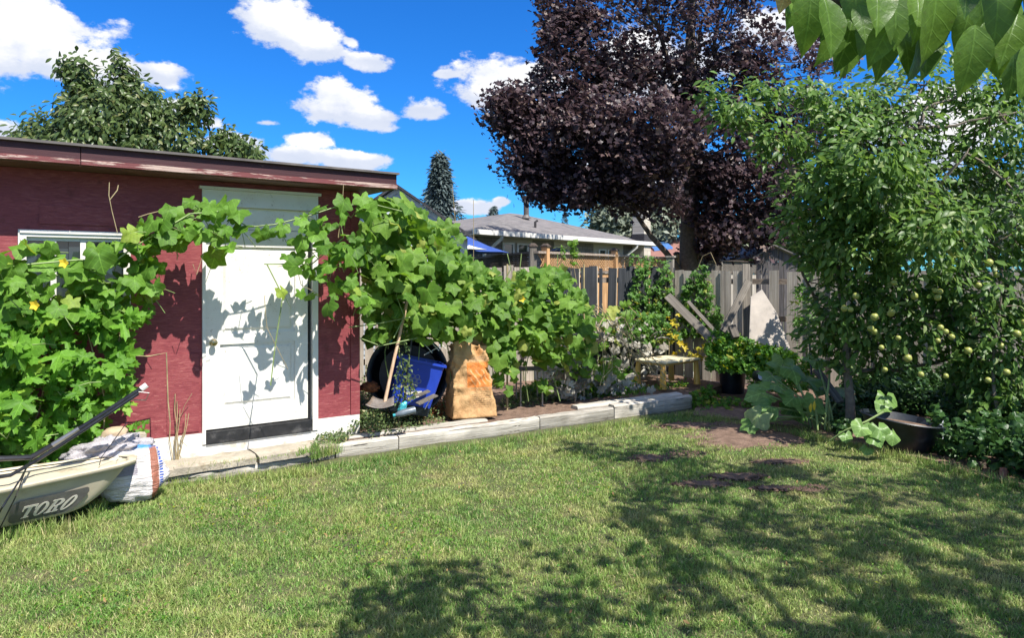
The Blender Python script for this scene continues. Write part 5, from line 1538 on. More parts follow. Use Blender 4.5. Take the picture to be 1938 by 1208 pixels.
def stems(parent, name, paths, mat, r, seg=None):
    mb = MB()
    for p_ in paths: mb.tube(p_, r, 5)
    return mb.build(name, mat, parent, smooth=True)
def wander(a, b_, n=6, amp=0.05):
    a, b_ = Vector(a), Vector(b_); out = []
    for k in range(n+1):
        q = a.lerp(b_, k/n)
        if 0 < k < n: q = q+Vector((rnd.uniform(-1, 1), rnd.uniform(-1, 1), rnd.uniform(-1, 1)))*amp
        out.append(q)
    return out

def trellis_vine(label, poly_list, kind, mat, loc, n_parts=290, name='gourd_vine', jit=(0.45, 0.5), face=FACE, down=DOWN, cat='vine', petioles=True, group=None):
    """poly_list: (polygon in view, frame, depth, spread, count, size range)"""
    r_ = empty(name, loc, label, cat, group)
    ps, sc = [], []
    for (poly, fr, o0, osd, n, s0, s1) in poly_list:
        q = sample_poly(poly, n)
        ps.append(fr_points(fr, q, o0+rng.normal(0, osd, n)))
        sc.append(s0*.75+(s1-s0*.75)*rng.random(n)**1.25)
    ps = np.concatenate(ps); sc = np.concatenate(sc)
    R = leaf_dirs(len(ps), face, down, *jit)
    put_leaves(r_, kind, ps, R, sc, mat, n_parts)
    if petioles:
        mb = MB(); idx = rng.permutation(len(ps))[:170]
        for i in idx:
            a = Vector(ps[i]); bk = Vector((rnd.uniform(-.12, .12), rnd.uniform(.03, .16), rnd.uniform(-.16, .02)))
            mb.tube([a, a+bk*.5+Vector((0, 0, .01)), a+bk], .0035, 4, cap=False)
        mb.build('leaf_stalks', M_stem, r_, smooth=True, kind='stuff')
    return r_, ps

# --- vine over the window and round the door -----------------------------------
winp = [(-60,470),(40,470),(75,455),(150,485),(215,455),(265,470),(300,500),(290,550),(250,585),(200,610),(60,600),(-60,590)]
v1, _ = trellis_vine('broad-leaved gourd vine hanging over the shed window, left of the door',
    [(winp, SH, .42, .10, 112, .11, .24), ([(-60,430),(20,500),(60,600),(-60,640)], SH, .50, .12, 30, .14, .26), ([(215,440),(260,430),(310,410),(330,450),(300,470),(250,480)], SH, .5, .07, 24, .10, .20), ([(235,500),(300,490),(300,560),(250,560)], SH, .45, .06, 12, .14, .22)],
    'squash', M_squash, SH.p(-1.5, .4, 0), 290)
runner = [SH.at(a, b_, .52) for a, b_ in ((-80, 520), (60, 500), (150, 492), (215, 497), (250, 470), (300, 440), (360, 405), (420, 400), (470, 430), (520, 425), (580, 410), (640, 390), (700, 385), (760, 400))]
stems(v1, 'main_stem', [runner[:8]], M_stem, .007)
stems(v1, 'tendril', [[SH.at(a, b_, .45) for a, b_ in ((222, 440), (212, 400), (206, 370), (207, 345))], [SH.at(a, b_, .45) for a, b_ in ((208, 378), (222, 360), (224, 350))], [SH.at(a, b_, .5) for a, b_ in ((300, 400), (280, 405), (262, 411))]], M_drystem, .0035)
archp = [
 ([(300,410),(340,375),(385,372),(400,400),(400,450),(345,465),(300,450)], .50, 19, .12, .22),
 ([(390,385),(440,390),(475,420),(500,440),(480,480),(430,480),(395,500),(385,450)], .55, 19, .13, .24),
 ([(480,425),(560,400),(600,395),(600,440),(540,450),(480,445)], .55, 8, .09, .15),
 ([(585,375),(660,358),(720,375),(720,450),(700,520),(640,560),(600,480),(530,460),(540,430),(600,420)], .55, 52, .12, .24),
 ([(500,490),(600,470),(690,480),(700,560),(640,600),(560,560),(515,560)], .50, 20, .11, .21),
 ([(650,540),(700,550),(710,600),(680,590)], .45, 8, .12, .2)]
v2_, _ = trellis_vine('gourd vine arching over the white door and the red corner of the shed',
    [(p_, SH, o_, .07, n_, a, b_) for p_, o_, n_, a, b_ in archp], 'squash', M_squash, SH.p(1.0, .5, 0), 290)
stems(v2_, 'main_stem', [runner[6:], [SH.at(a, b_, .5) for a, b_ in ((640, 395), (650, 450), (590, 500), (500, 500))], [SH.at(a, b_, .5) for a, b_ in ((505, 500), (535, 560), (520, 660), (512, 730))]], M_stem, .006)
# hanging threads and pale tendrils
stems(v2_, 'tendril', [[SH.at(a, b_, .48) for a, b_ in ((650, 350), (648, 390), (640, 450))], [SH.at(a, b_, .5) for a, b_ in ((610, 470), (560, 497), (525, 505))], [SH.at(a, b_, .5) for a, b_ in ((560, 500), (570, 540), (600, 555))],
   [SH.at(a, b_, .5) for a, b_ in ((500, 560), (505, 620), (545, 700))], [SH.at(a, b_, .5) for a, b_ in ((385, 480), (372, 520), (365, 500))]], M_drystem, .003)

# --- lobed vine below the window -----------------------------------------------
lobp = [(-80,640),(40,570),(120,600),(150,560),(270,600),(262,640),(240,700),(240,760),(200,800),(150,860),(-80,900)]
v3, _ = trellis_vine('dense vine of toothed lobed leaves climbing below the window behind the wheelbarrow',
    [(lobp, SH, .38, .11, 420, .13, .24), ([(-80,620),(60,620),(80,860),(-80,880)], SH, .55, .08, 90, .15, .24), ([(240,780),(275,800),(270,830),(240,830)], SH, .3, .03, 8, .07, .11), ([(240,570),(290,570),(280,610),(250,610)], SH, .42, .05, 8, .12, .17)],
    'lobed', M_lobed, SH.p(-1.7, .3, 0), 290, name='lobed_vine', jit=(.38, .42))
stems(v3, 'main_stem', [wander(SH.at(a, 900, .3), SH.at(a+rnd.uniform(-40, 40), 600, .38), 7, .06) for a in (-20, 40, 90, 140, 190)]+[[SH.at(a, b_, .42) for a, b_ in ((225, 672), (280, 675), (315, 668), (318, 760), (322, 800))]], M_drystem, .005)

# --- the big mass ---------------------------------------------------------------
mass = [(690,385),(735,368),(780,385),(835,440),(885,505),(950,532),(1010,505),(1060,505),(1095,535),(1122,590),(1128,690),(1095,725),(1040,692),(978,690),(945,700),(900,640),(840,640),(760,650),(700,640),(690,560)]
up1 = [(690,380),(740,362),(785,380),(825,430),(855,475),(830,520),(700,520)]
v4, mp = trellis_vine('great mound of heart-shaped gourd leaves on its trellis between the shed and the far timber',
    [(mass, SH, .02, .16, 620, .12, .24), (mass, SH, -.45, .15, 260, .13, .24), (up1, SH, .25, .15, 45, .16, .30),
     ([(720,480),(850,480),(900,560),(890,640),(800,640),(720,560)], SH, .28, .10, 75, .15, .28),
     ([(930,640),(975,640),(975,745),(940,745)], SH, .1, .1, 25, .12, .2), ([(800,400),(835,405),(885,470),(900,520),(840,520)], SH, -.15, .1, 46, .14, .26), ([(850,470),(960,530),(1010,505),(1080,520),(1125,600),(1120,690),(1040,680),(960,640),(880,600)], SH, .20, .12, 240, .12, .20)],
    'squash', M_mass, SH.p(2.6, 0, bed_z), 295, jit=(.5, .55))
stems(v4, 'main_stem', [wander(SH.at(a, 760, 0), SH.at(a+rnd.uniform(-30, 30), 480, 0), 8, .07) for a in (730, 790, 860, 930, 1000, 1060)]+
      [[SH.at(a, b_, .3) for a, b_ in ((660, 620), (720, 612), (780, 600), (830, 585))], [SH.at(a, b_, .3) for a, b_ in ((745, 640), (765, 600), (750, 560), (758, 520))], [SH.at(a, b_, .3) for a, b_ in ((680, 640), (720, 655), (790, 640))]], M_stem, .006)
# trellis posts
for i_, a in enumerate((755, 960, 1105)):
    q = SH.at(a, 600, -.15)
    MB().tube([Vector((q.x, q.y, .1)), Vector((q.x, q.y, hz_(500 if i_ else 420, q.y)))], .013, 6).build('trellis_pole', M_drystem, v4, smooth=True)
bl_ = SH.at(987, 566, .32)
M_blossom = simple_mat('yellow_blossom', (.75, .55, .04), .5, .1, 9, 0)
for (a, b_, par, o_) in ((988, 566, v4, .36), (67, 578, v1, .62), (122, 498, v1, .58), (1030, 640, v4, .3)):
    c_ = SH.at(a, b_, o_); q = MB()
    for k in range(5):
        an = 2*math.pi*k/5; u_ = Vector((math.cos(an), -.35, math.sin(an))).normalized(); w_ = Vector((-math.sin(an), 0, math.cos(an)))
        q.add([c_, c_+u_*.022+w_*.018, c_+u_*.045, c_+u_*.022-w_*.018], [(0, 1, 2, 3)])
    q.build('blossom', M_blossom, par)

# --- stray stems round and dead squash leaves behind the table -------------------
bedF = Frame(tl.p(0, -.9, 0).x, tl.p(0, -.9, 0).y, 4.05, 2.57)
dead, dp = trellis_vine('pale dried-out squash leaves hanging in tangles left of the yellow table',
    [([(1125,600),(1200,590),(1260,640),(1260,690),(1190,740),(1120,745)], bedF, -.35, .2, 110, .09, .20), ([(1040,700),(1120,700),(1240,735),(1200,748),(1040,755)], bedF, .2, .12, 190, .06, .15), ([(1040,690),(1110,660),(1120,740),(1040,750)], bedF, .3, .1, 60, .07, .15), ([(1180,690),(1320,690),(1320,735),(1200,740)], bedF, -1.3, .15, 90, .08, .17)],
    'squash', M_dead, bedF.p(3.6, 0, bed_z), 280, name='dried_squash', jit=(.8, .4), cat='dried plant')
stems(dead, 'main_stem', [wander(P(1120+rnd.uniform(-10, 90), 590+rnd.uniform(-20, 80), 9.4+rnd.uniform(-.3, .3)), P(1180+rnd.uniform(-60, 90), 640+rnd.uniform(-30, 100), 9.3+rnd.uniform(-.4, .4)), 6, .07) for k in range(26)], M_drystem, .005)
gl, _ = trellis_vine('few yellow-green squash leaves among the dried ones, left of the table',
    [([(1120,600),(1200,580),(1260,620),(1250,655),(1190,672),(1130,690)], bedF, -.9, .2, 60, .12, .22), ([(1090,690),(1175,690),(1180,735),(1100,740)], bedF, .15, .12, 30, .09, .16), ([(1140,580),(1200,570),(1190,610),(1140,610)], bedF, .25, .06, 7, .15, .24), ([(1130,680),(1170,665),(1170,715),(1140,720)], bedF, .45, .04, 7, .12, .17), ([(1010,690),(1040,690),(1040,740),(1015,740)], bedF, .4, .05, 6, .1, .16)],
    'round', M_mass, bedF.p(3.3, .2, bed_z), 120, name='squash_plant', cat='plant', petioles=False)

# --- hops on the fence ----------------------------------------------------------
def FLa(a, b_, o_): return FL.at(a, b_, o_)
hop1, _ = trellis_vine('small-leaved hop vine climbing the dark fence above the dried squash',
    [([(1175,600),(1190,560),(1205,500),(1225,495),(1235,550),(1250,500),(1262,490),(1275,520),(1270,620),(1230,640),(1170,640)], FL, .15, .07, 420, .06, .12),
     ([(1130,600),(1180,580),(1260,600),(1290,640),(1250,660),(1140,630)], FL, .55, .15, 240, .07, .13)],
    'lobed', M_hop, FL.p(5, .2, 0), 280, name='hop_vine', jit=(.5, .6), group='hop vines on the board fences')
hop2, _ = trellis_vine('hop vine fanning up the lighter fence behind the slanting planks',
    [([(1285,600),(1290,545),(1310,520),(1325,500),(1340,505),(1352,560),(1370,610),(1350,640),(1290,640)], FR, .12, .07, 460, .06, .12), ([(1190,480),(1250,488),(1262,500),(1240,505),(1190,500)], FL, .05, .03, 40, .05, .09)],
    'lobed', M_hop, FR.p(.8, .2, 0), 290, name='hop_vine', jit=(.5, .6), group='hop vines on the board fences')
hop3, _ = trellis_vine('sparse hop strand on the fence beside the black stake',
    [([(1500,560),(1520,520),(1535,500),(1540,560),(1545,620),(1525,640),(1500,610)], FR, .8, .1, 60, .07, .14)],
    'lobed', M_hop, FR.p(2.4, .6, 0), 60, name='hop_vine', jit=(.5, .6), group='hop vines on the board fences')
stems(hop2, 'tendril', [[FR.at(a, b_, .1) for a, b_ in ((1300, 560), (1330, 485), (1345, 478), (1355, 500))], [FL.at(a, b_, .1) for a, b_ in ((1060, 480), (1085, 500), (1092, 540))]], M_drystem, .005)
bvine, _ = trellis_vine('lone dark vine tip standing above the gourd mound before the lattice fence',
    [([(1078,455),(1092,455),(1096,500),(1084,505)], SH, -.9, .03, 40, .05, .10), ([(1060,465),(1070,462),(1072,490),(1064,495)], SH, -.9, .03, 14, .04, .07)], 'round', M_mass, SH.p(4.6, -.9, 0), 30, name='gourd_vine', jit=(.7, .6))

# --- leafy bed between table and squash -----------------------------------------
def bush(label, poly, Y0, Y1, n, s0, s1, mat, kind, name, loc, n_parts=280, nb=(0.15, -.35, .9), tb=(0, -.6, -.3), jit=(.55, .8), cat='plant', stem_m=None, group=None, slope=None):
    r_ = empty(name, loc, label, cat, group)
    q = sample_poly(poly, n)
    ymin = min(p[1] for p in poly); ymax = max(p[1] for p in poly)
    fdep = (ymax-q[:, 1])/(ymax-ymin)          # lower in view = nearer
    Y = Y0+(Y1-Y0)*fdep+rng.normal(0, .12, n)
    p_ = pt(q[:, 0], q[:, 1], Y)
    R = leaf_dirs(n, nb, tb, *jit)
    put_leaves(r_, kind, p_, R, rng.uniform(s0, s1, n), mat, n_parts)
    return r_, p_
b1, _ = bush('bright green leafy berry plants behind the black pot', [(1335,660),(1345,625),(1390,632),(1440,650),(1505,668),(1505,705),(1440,702),(1415,706),(1365,702),(1340,700)], 9.95, 10.55, 1500, .06, .12, M_berry, 'lobed', 'berry_bush', (3.1, 10.3, 0), 290)
b1b, _ = bush('darker leafy plants between the black pot and the squash', [(1410,690),(1500,670),(1560,690),(1560,740),(1420,745)], 9.2, 10.2, 700, .05, .10, M_berry, 'lobed', 'berry_bush', (3.6, 9.7, 0), 200)
b2, _ = bush('yellowing young plant standing just behind the yellow table', [(1262,600),(1285,590),(1290,640),(1310,660),(1345,650),(1340,690),(1270,670),(1255,640)], 10.8, 11.0, 50, .06, .13, M_yellow, 'lobed', 'yellow_plant', (2.5, 11.0, .1), 90)
b3, _ = bush('low green weeds along the right end of the timber and under the black pot', [(1305,745),(1340,728),(1362,752),(1430,756),(1440,790),(1380,788),(1310,784)], 9.25, 9.8, 420, .04, .09, M_berry, 'lobed', 'weed_patch', (2.9, 9.6, 0), 100)
b3['kind'] = 'stuff'

# --- squash plant on the right ---------------------------------------------------
sq = empty('squash_plant', G(1560, 812), 'large-leaved squash plant with long bare stalks at the right lawn edge', 'plant')
base = G(1560, 812, 0.02)
SQL = [(1572,690,8.1,.40,(.2,-.25,.9)),(1500,700,8.3,.34,(.3,-.4,.8)),(1470,730,8.2,.42,(.1,-.5,.8)),(1440,745,8.1,.36,(-.1,-.5,.8)),(1530,720,8.4,.36,(.3,-.3,.8)),(1500,755,8.0,.30,(.2,-.7,.6)),
       (1452,770,7.9,.34,(-.3,-.6,.6)),(1435,790,7.8,.30,(-.4,-.7,.5)),(1540,765,8.0,.30,(.1,-.8,.5)),(1520,780,7.8,.26,(.3,-.8,.5)),(1480,690,8.6,.34,(0,-.5,.8)),(1460,712,8.5,.30,(.2,-.3,.9)),
       (1560,735,8.5,.36,(.3,-.4,.8)),(1420,805,7.8,.22,(-.3,-.7,.5)),(1600,740,8.4,.3,(.3,-.4,.8)),(1545,680,8.7,.3,(.1,-.4,.9)),(1500,775,8.1,.3,(.2,-.6,.6))]
pos = np.array([tuple(P(a, b_, Y_)) for a, b_, Y_, s_, n_ in SQL]); nb = np.array([n_ for *_, n_ in SQL]); sc = np.array([s_ for _, _, _, s_, _ in SQL])
R = frames(nb+rng.normal(0, .18, nb.shape), np.stack([(pos[:, 0]-base.x)*1.2, np.full(len(pos), -.4), np.full(len(pos), -.35)], 1)+rng.normal(0, .2, nb.shape))
put_leaves(sq, 'squash', pos, R, sc, M_palesq, 60)
mb = None
for i, p_ in enumerate(pos):
    a = base+Vector((rnd.uniform(-.12, .12), rnd.uniform(-.1, .15), 0)); b_ = Vector(p_)
    mid = a.lerp(b_, .55)+Vector((0, 0, .06))
    MB().tube([a, a.lerp(mid, .5)+Vector((0, 0, .05)), mid, b_.lerp(mid, .3), b_], [.014, .013, .012, .010, .008], 6).build('stalk', M_stem, sq, smooth=True)
for (a, b_) in ((1541, 768), (1534, 772)):
    c_ = P(a, b_, 7.9)
    MB().tube([c_-Vector((0, 0, .05)), c_, c_+Vector((.005, 0, .05))], [.008, .02, .004], 7).build('blossom', M_blossom, sq, smooth=True)
# round leaves at the trough
sq2 = empty('squash_plant', tg0+Vector((-.3, -.1, 0)), 'pale spotted squash leaves drooping over the left side of the black tub planter', 'plant')
L2 = [(1630,810,6.75,.22,(.1,-.8,.5)),(1665,815,6.7,.22,(0,-.9,.4)),(1690,822,6.7,.20,(.1,-.8,.5)),(1680,755,7.3,.26,(.2,-.8,.5)),(1655,828,6.7,.2,(-.1,-.7,.7)),(1600,825,7.1,.16,(.1,-.6,.7)),(1672,770,7.2,.2,(.1,-.7,.6)),(1640,850,6.75,.14,(.1,-.5,.8))]
pos = np.array([tuple(P(a, b_, Y_)) for a, b_, Y_, s_, n_ in L2]); nb = np.array([n_ for *_, n_ in L2])
put_leaves(sq2, 'round', pos, frames(nb+rng.normal(0, .15, nb.shape), np.array([[-.3, -.2, -.8]]*len(pos))+rng.normal(0, .3, nb.shape)), np.array([s_ for _, _, _, s_, _ in L2]), M_palesq, 20)
MB().tube([P(1570, 835, 7.1), P(1600, 815, 7.0), P(1640, 798, 6.95), P(1672, 780, 7.0)], .010, 6).build('stalk', M_stem, sq2, smooth=True)

# --- ground cover and weeds ------------------------------------------------------
def cover(name, label, polys, mat, kind, cat='ground cover', nb=(0, -.2, 1), tilt=.5):
    ps, sc = [], []
    for (poly, n, h0, h1, s0, s1, zb_) in polys:
        q = sample_poly(poly, n)
        Yg = F*(ZC-zb_)/(q[:, 1]-HZ); Xg = (q[:, 0]-CX)/F*Yg
        h = rng.uniform(h0, h1, n)*(0.4+1.2*vnoise(Xg+20, Yg, .25, 11))
        ps.append(np.stack([Xg, Yg, zb_+h], 1)); sc.append(rng.uniform(s0, s1, n))
    ps = np.concatenate(ps); sc = np.concatenate(sc)
    R = leaf_dirs(len(ps), nb, (0, -.5, .1), tilt, .9)
    me = scatter_mesh(name, templ(kind), ps, R, sc, mat)
    o = bpy.data.objects.new(name, me); COL.objects.link(o)
    return tag(o, label, cat, kind='stuff')
cover('ground_cover', 'dark heart-leaved ground cover under the plum tree', [
    ([(1740,855),(1790,800),(1850,760),(1960,760),(2300,800),(2300,960),(1938,915),(1850,893),(1790,872)], 6000, .0, .34, .06, .12, 0),
    ([(1600,835),(1640,800),(1600,770),(1560,790),(1560,812)], 900, .0, .16, .05, .09, 0),
    ([(1590,760),(1900,740),(1900,790),(1700,790),(1600,790)], 4200, .0, .45, .05, .11, 0)], M_cover, 'round', tilt=.7)
cover('mulch_heap', 'rust-orange heap of dried leaves and roots left of the paper bag', [([(785,785),(795,768),(830,762),(850,772),(845,792),(800,795)], 700, .0, .10, .025, .05, .12)], leaf_mat('rusty_leaf', (.20, .05, .02), (.45, .15, .05), None, trans=.1, rough=.8, vein=0), 'small', cat='heap', tilt=.9)
cover('weeds', 'dusty small-leaved weeds round the shovel and along the bed edge', [
    ([(590,880),(600,830),(650,800),(690,790),(700,830),(660,850),(640,862),(610,868)], 2600, .02, .22, .02, .05, .0),
    ([(596,836),(640,798),(690,790),(700,822),(650,846),(610,852)], 2000, .0, .17, .02, .05, .08),
    ([(670,790),(700,760),(760,790),(800,770),(830,775),(860,790),(740,812),(700,835)], 2200, .01, .16, .02, .045, .12),
    ([(675,735),(740,730),(760,760),(700,770),(680,770)], 900, .02, .25, .02, .05, .12),
    ([(700,815),(760,800),(850,795),(840,806),(720,828)], 500, .02, .08, .02, .04, .12),
    ([(940,775),(1000,735),(1110,725),(1180,735),(1180,748),(1000,770)], 2600, .01, .11, .03, .06, .12)], M_weed, 'small', cat='weeds', tilt=.8)
cover('weeds', 'bright green clover along the timber below the stool and the table', [
    ([(985,757),(1010,735),(1060,735),(1130,742),(1180,738),(1210,742),(1140,752),(1060,758)], 2800, .0, .16, .035, .07, .12), ([(1050,725),(1200,700),(1210,735),(1060,745)], 1400, .0, .20, .04, .08, .12),
    ([(1150,745),(1300,725),(1300,733),(1170,752)], 500, .0, .06, .02, .05, .15)], M_berry, 'small', cat='weeds', tilt=.8)
wc = empty('climbing_weed', P(768, 740, 7.4), 'pale small-leaved weed climbing the black stake by the bin', 'plant')
q = sample_poly([(756,620),(772,618),(775,690),(790,740),(785,760),(748,770),(744,720),(755,680)], 320)
put_leaves(wc, 'small', pt(q[:, 0], q[:, 1], 7.35+rng.normal(0, .04, 320)), leaf_dirs(320, (.2, -.6, .7), (0, -.3, -.6), .7, .8), rng.uniform(.025, .05, 320), M_weed, 0)
wc['kind'] = 'stuff'
M_litter = leaf_mat('brown_fallen_leaf', (.12, .07, .03), (.34, .22, .09), None, trans=.1, rough=.8, vein=0)
q_ = [(60,1060),(500,930),(1050,820),(1300,790),(1420,840),(1600,860),(1900,930),(2000,1208),(0,1208)]
cover('lawn_weeds', 'clover and low broad-leaved weeds growing through the lawn', [
    (q_, 1800, .004, .022, .012, .026, 0.0), ([(560,1000),(800,960),(900,1040),(700,1080)], 420, .004, .03, .014, .030, 0), ([(300,960),(520,930),(560,980),(380,1010)], 420, .004, .03, .014, .03, 0),
    ([(1000,900),(1150,880),(1200,930),(1060,960)], 300, .004, .03, .012, .028, 0), ([(100,1120),(300,1100),(330,1180),(120,1200)], 260, .004, .03, .012, .026, 0)], M_berry, 'small', cat='weeds', tilt=.6)
cover('leaf_litter', 'a few dry fallen leaves scattered on the lawn', [(q_, 70, .012, .028, .018, .038, 0.0)], M_litter, 'ellip', cat='leaves', tilt=.5)
# tall grass tufts: step end, foundation, timber foot, cart
def tufts(label, spots, name='grass_tufts'):
    xs_, ys_, zs_, hs_ = [], [], [], []
    for (px0, py0, px1, py1, z, n, h0, h1) in spots:
        f_ = rng.random(n); a, b_ = px0+(px1-px0)*f_, py0+(py1-py0)*f_
        Y_ = F*(ZC-z)/(b_-HZ); X_ = (a-CX)/F*Y_
        xs_.append(X_+rng.normal(0, .015, n)); ys_.append(Y_+rng.normal(0, .03, n)); zs_.append(np.full(n, z)); hs_.append(rng.uniform(h0, h1, n))
    x = np.concatenate(xs_); n = len(x)
    o = blades(name, x, np.concatenate(ys_), np.concatenate(zs_)-.01, np.concatenate(hs_), rng.uniform(.003, .006, n), rng.uniform(.1, .7, n))
    return tag(o, label, 'grass', kind='stuff')
tufts('long grass growing against the timber foot, the step and the wheelbarrow', [
    (640, 882, 1312, 783, 0, 2600, .03, .09), (310, 922, 640, 884, 0, 900, .03, .09), (0, 1018, 170, 1000, 0, 500, .04, .13), (170, 985, 240, 930, 0, 320, .05, .14), (240, 945, 300, 925, 0, 240, .05, .15),
    (318, 888, 335, 884, .02, 110, .10, .42), (345, 905, 365, 900, .02, 50, .06, .2), (590, 868, 640, 856, .05, 300, .05, .18), (1312, 785, 1640, 850, 0, 900, .03, .10), (1640, 850, 1938, 925, 0, 900, .03, .12), (1560, 812, 1570, 820, 0, 90, .05, .15), (560, 862, 600, 850, .13, 160, .03, .09), (395, 880, 560, 858, .12, 120, .01, .035)])
# the dry stalks by the foundation
dsr = G(322, 900, .02)
ds = empty('dry_weed_stalks', dsr, 'tall dry weed stalks against the white foundation left of the door', 'weeds')
stems(ds, 'stalk', [wander(dsr+Vector((rnd.uniform(-.03, .03), .1, 0)), dsr+Vector((rnd.uniform(-.08, .10), .15, rnd.uniform(.25, .75))), 5, .012) for k in range(9)], M_drystem, .0035)
stems(ds, 'shadowed_branch', [wander(dsr+Vector((0, .15, .45)), dsr+Vector((.12, .15, .68)), 4, .01), wander(dsr+Vector((0, .15, .3)), dsr+Vector((.10, .1, .22)), 4, .01)], M_drystem, .0025)

# ================================================================== TREES
def limb(mb, a, b_, r0, r1, n=6, amp=.12, sides=6):
    pts = wander(a, b_, n, amp*(Vector(b_)-Vector(a)).length*.25)
    mb.tube(pts, [r0+(r1-r0)*k/n for k in range(n+1)], sides, cap=False); return pts
def crown(blobs, n_clusters, per, csd, rr=rng, shell=.55):
    """blobs: (centre, radii, weight). returns cluster centres and leaf positions, outward dirs"""
    w = np.array([b_[2] for b_ in blobs], float); w /= w.sum()
    ci = rr.choice(len(blobs), n_clusters, p=w)
    cen = np.array([b_[0] for b_ in blobs])[ci]; rad = np.array([b_[1] for b_ in blobs])[ci]
    d = unit(rr.normal(size=(n_clusters, 3))); q = rr.uniform(shell**3, 1, (n_clusters, 1))**(1/3)
    cc_ = cen+d*q*rad
    li = np.repeat(np.arange(n_clusters), per)
    pos = cc_[li]+rr.normal(size=(len(li), 3))*csd
    return cc_, pos, d[li], li

# --- purple maple ---------------------------------------------------------------
YM = 20.0
tb0 = Vector((P(1303, 520, YM).x, YM, 0))
maple = empty('maple_tree', tb0, 'huge dark purple-leaved maple tree rising behind the fences', 'tree')
mb = MB()
mb.tube([tb0, tb0+Vector((.02, 0, 1.2)), tb0+Vector((0, 0, 2.6)), tb0+Vector((.05, 0, 4.2)), tb0+Vector((-.1, 0, 6.5)), tb0+Vector((.1, 0, 9)), tb0+Vector((0, 0, 11.5))], [.34, .28, .255, .22, .17, .12, .05], 12)
fork = tb0+Vector((.02, 0, 2.9))
LM = [((1085,250),19),((960,210),18.2),((1010,330),19),((1130,380),19),((1050,80),19),((1200,120),20),((1400,330),20),((1480,200),20),((1450,80),20),((1330,40),20.5),((1430,420),19),((1240,300),18),((1210,-80),20),((1400,-60),20)]
lp = []
for (a, Y_) in LM:
    s_ = tb0+Vector((0, 0, rnd.uniform(2.4, 5.5) if a[1] > 150 else rnd.uniform(4, 7.5)))
    e_ = P(a[0], a[1], Y_); lp.append((s_, e_))
    limb(mb, s_, e_, .10, .025, 7, .18)
limb(mb, tb0+Vector((-.05, 0, 1.6)), P(1172, 362, 19.3), .10, .04, 6, .06)
mb.build('trunk', M_bark, maple, smooth=True)
MBL = []
def B(px, py, Y, rx, ry, w, rd=None):
    c_ = P(px, py, Y); k = Y/F
    MBL.append(((c_.x, c_.y, c_.z), (rx*k, (rd or rx)*k, ry*k), w))
B(960,210,18.5,45,42,5); B(1030,270,18.6,70,75,9); B(1080,120,19,75,110,11); B(1090,10,19.5,70,80,8); B(1010,200,18.8,60,35,4); B(1190,200,20,110,130,16); B(1140,320,18.8,80,45,9); B(1030,330,18.8,45,38,5); B(1080,365,18.6,58,24,4); B(1020,350,18.6,34,28,3)
B(1215,310,17.8,80,65,10); B(1300,80,20.5,150,130,14); B(1380,230,20,120,130,14); B(1290,330,20.5,100,70,7); B(1420,360,19.5,100,90,11); B(1490,150,20,110,130,9); B(1400,440,19.2,80,50,5); B(1540,330,19.5,80,120,6); B(1300,-60,20,230,100,12)
B(1345,455,20.2,45,36,4); B(1395,385,19.8,100,80,8); B(1000,300,18.4,60,50,5); B(1130,352,18.4,60,22,3); B(1195,372,18.6,60,22,4); B(1265,385,19.2,45,25,2); B(1250,240,17.5,90,60,6); B(1120,235,17.8,70,55,6)
cc_, pos, od, li = crown(MBL, 2700, 24, .165, shell=.45)
# flat sprays: leaves of one cluster share a tilt
tilt = rng.normal(0, .45, cc_.shape)
nb = np.array([.22, -.35, .80])+tilt[li]
R = leaf_dirs(len(pos), nb, od*.5+np.array([0, -.2, -.8]), .38, .5)
put_leaves(maple, 'maple', pos, R, rng.uniform(.10, .19, len(pos)), M_maple, 0, rest='crown')
mb = MB()
for i in rng.permutation(len(cc_))[:420]:
    s_, e_ = min(lp, key=lambda q: (q[0].lerp(q[1], .75)-Vector(cc_[i])).length)
    a = s_.lerp(e_, rnd.uniform(.45, .95)); mb.tube([a, a.lerp(Vector(cc_[i]), .5)+Vector((0, 0, .05)), Vector(cc_[i])], [.02, .013, .006], 4, cap=False)
mb.build('branches', M_bark, maple, smooth=True, kind='stuff')

# --- drooping tree behind the shed ----------------------------------------------
YB = 11.5
kb0 = Vector((P(215, 520, YB).x, YB, 0))
bt_ = empty('fruit_tree', kb0, 'drooping-leaved fruit tree showing above the shed roof', 'tree')
MBL = []
B(215,240,YB,100,62,12); B(120,255,YB,60,42,6); B(330,285,YB,90,36,8); B(160,165,YB,20,50,4.5); B(234,150,YB,17,46,4); B(260,200,YB,50,35,4); B(75,262,YB,40,26,2.5); B(375,210,YB,15,26,2.6); B(440,290,YB,34,14,1.8); B(468,291,YB,26,14,2); B(130,130,YB,10,12,.7); B(430,262,YB,8,16,.6); B(180,300,YB,160,50,9); B(290,225,YB,45,30,3); B(345,195,YB,6,14,.3)
cc_, pos, od, li = crown(MBL, 720, 20, .085, shell=.2)
R = leaf_dirs(len(pos), od*.5+np.array([.2, -.5, .5]), od*.7+np.array([0, 0, -.45]), .55, .55)
put_leaves(bt_, 'ellip', pos, R, rng.uniform(.08, .14, len(pos)), M_back, 0, rest='crown')
mb = MB(); mb.tube([kb0, kb0+Vector((0, 0, 1.8)), kb0+Vector((.1, 0, 3.0))], [.16, .13, .08], 8)
for (c_, r_, w_) in MBL: limb(mb, kb0+Vector((0, 0, 2.2)), c_, .045, .010, 6, .12)
mb.build('trunk', M_bark, bt_, smooth=True)

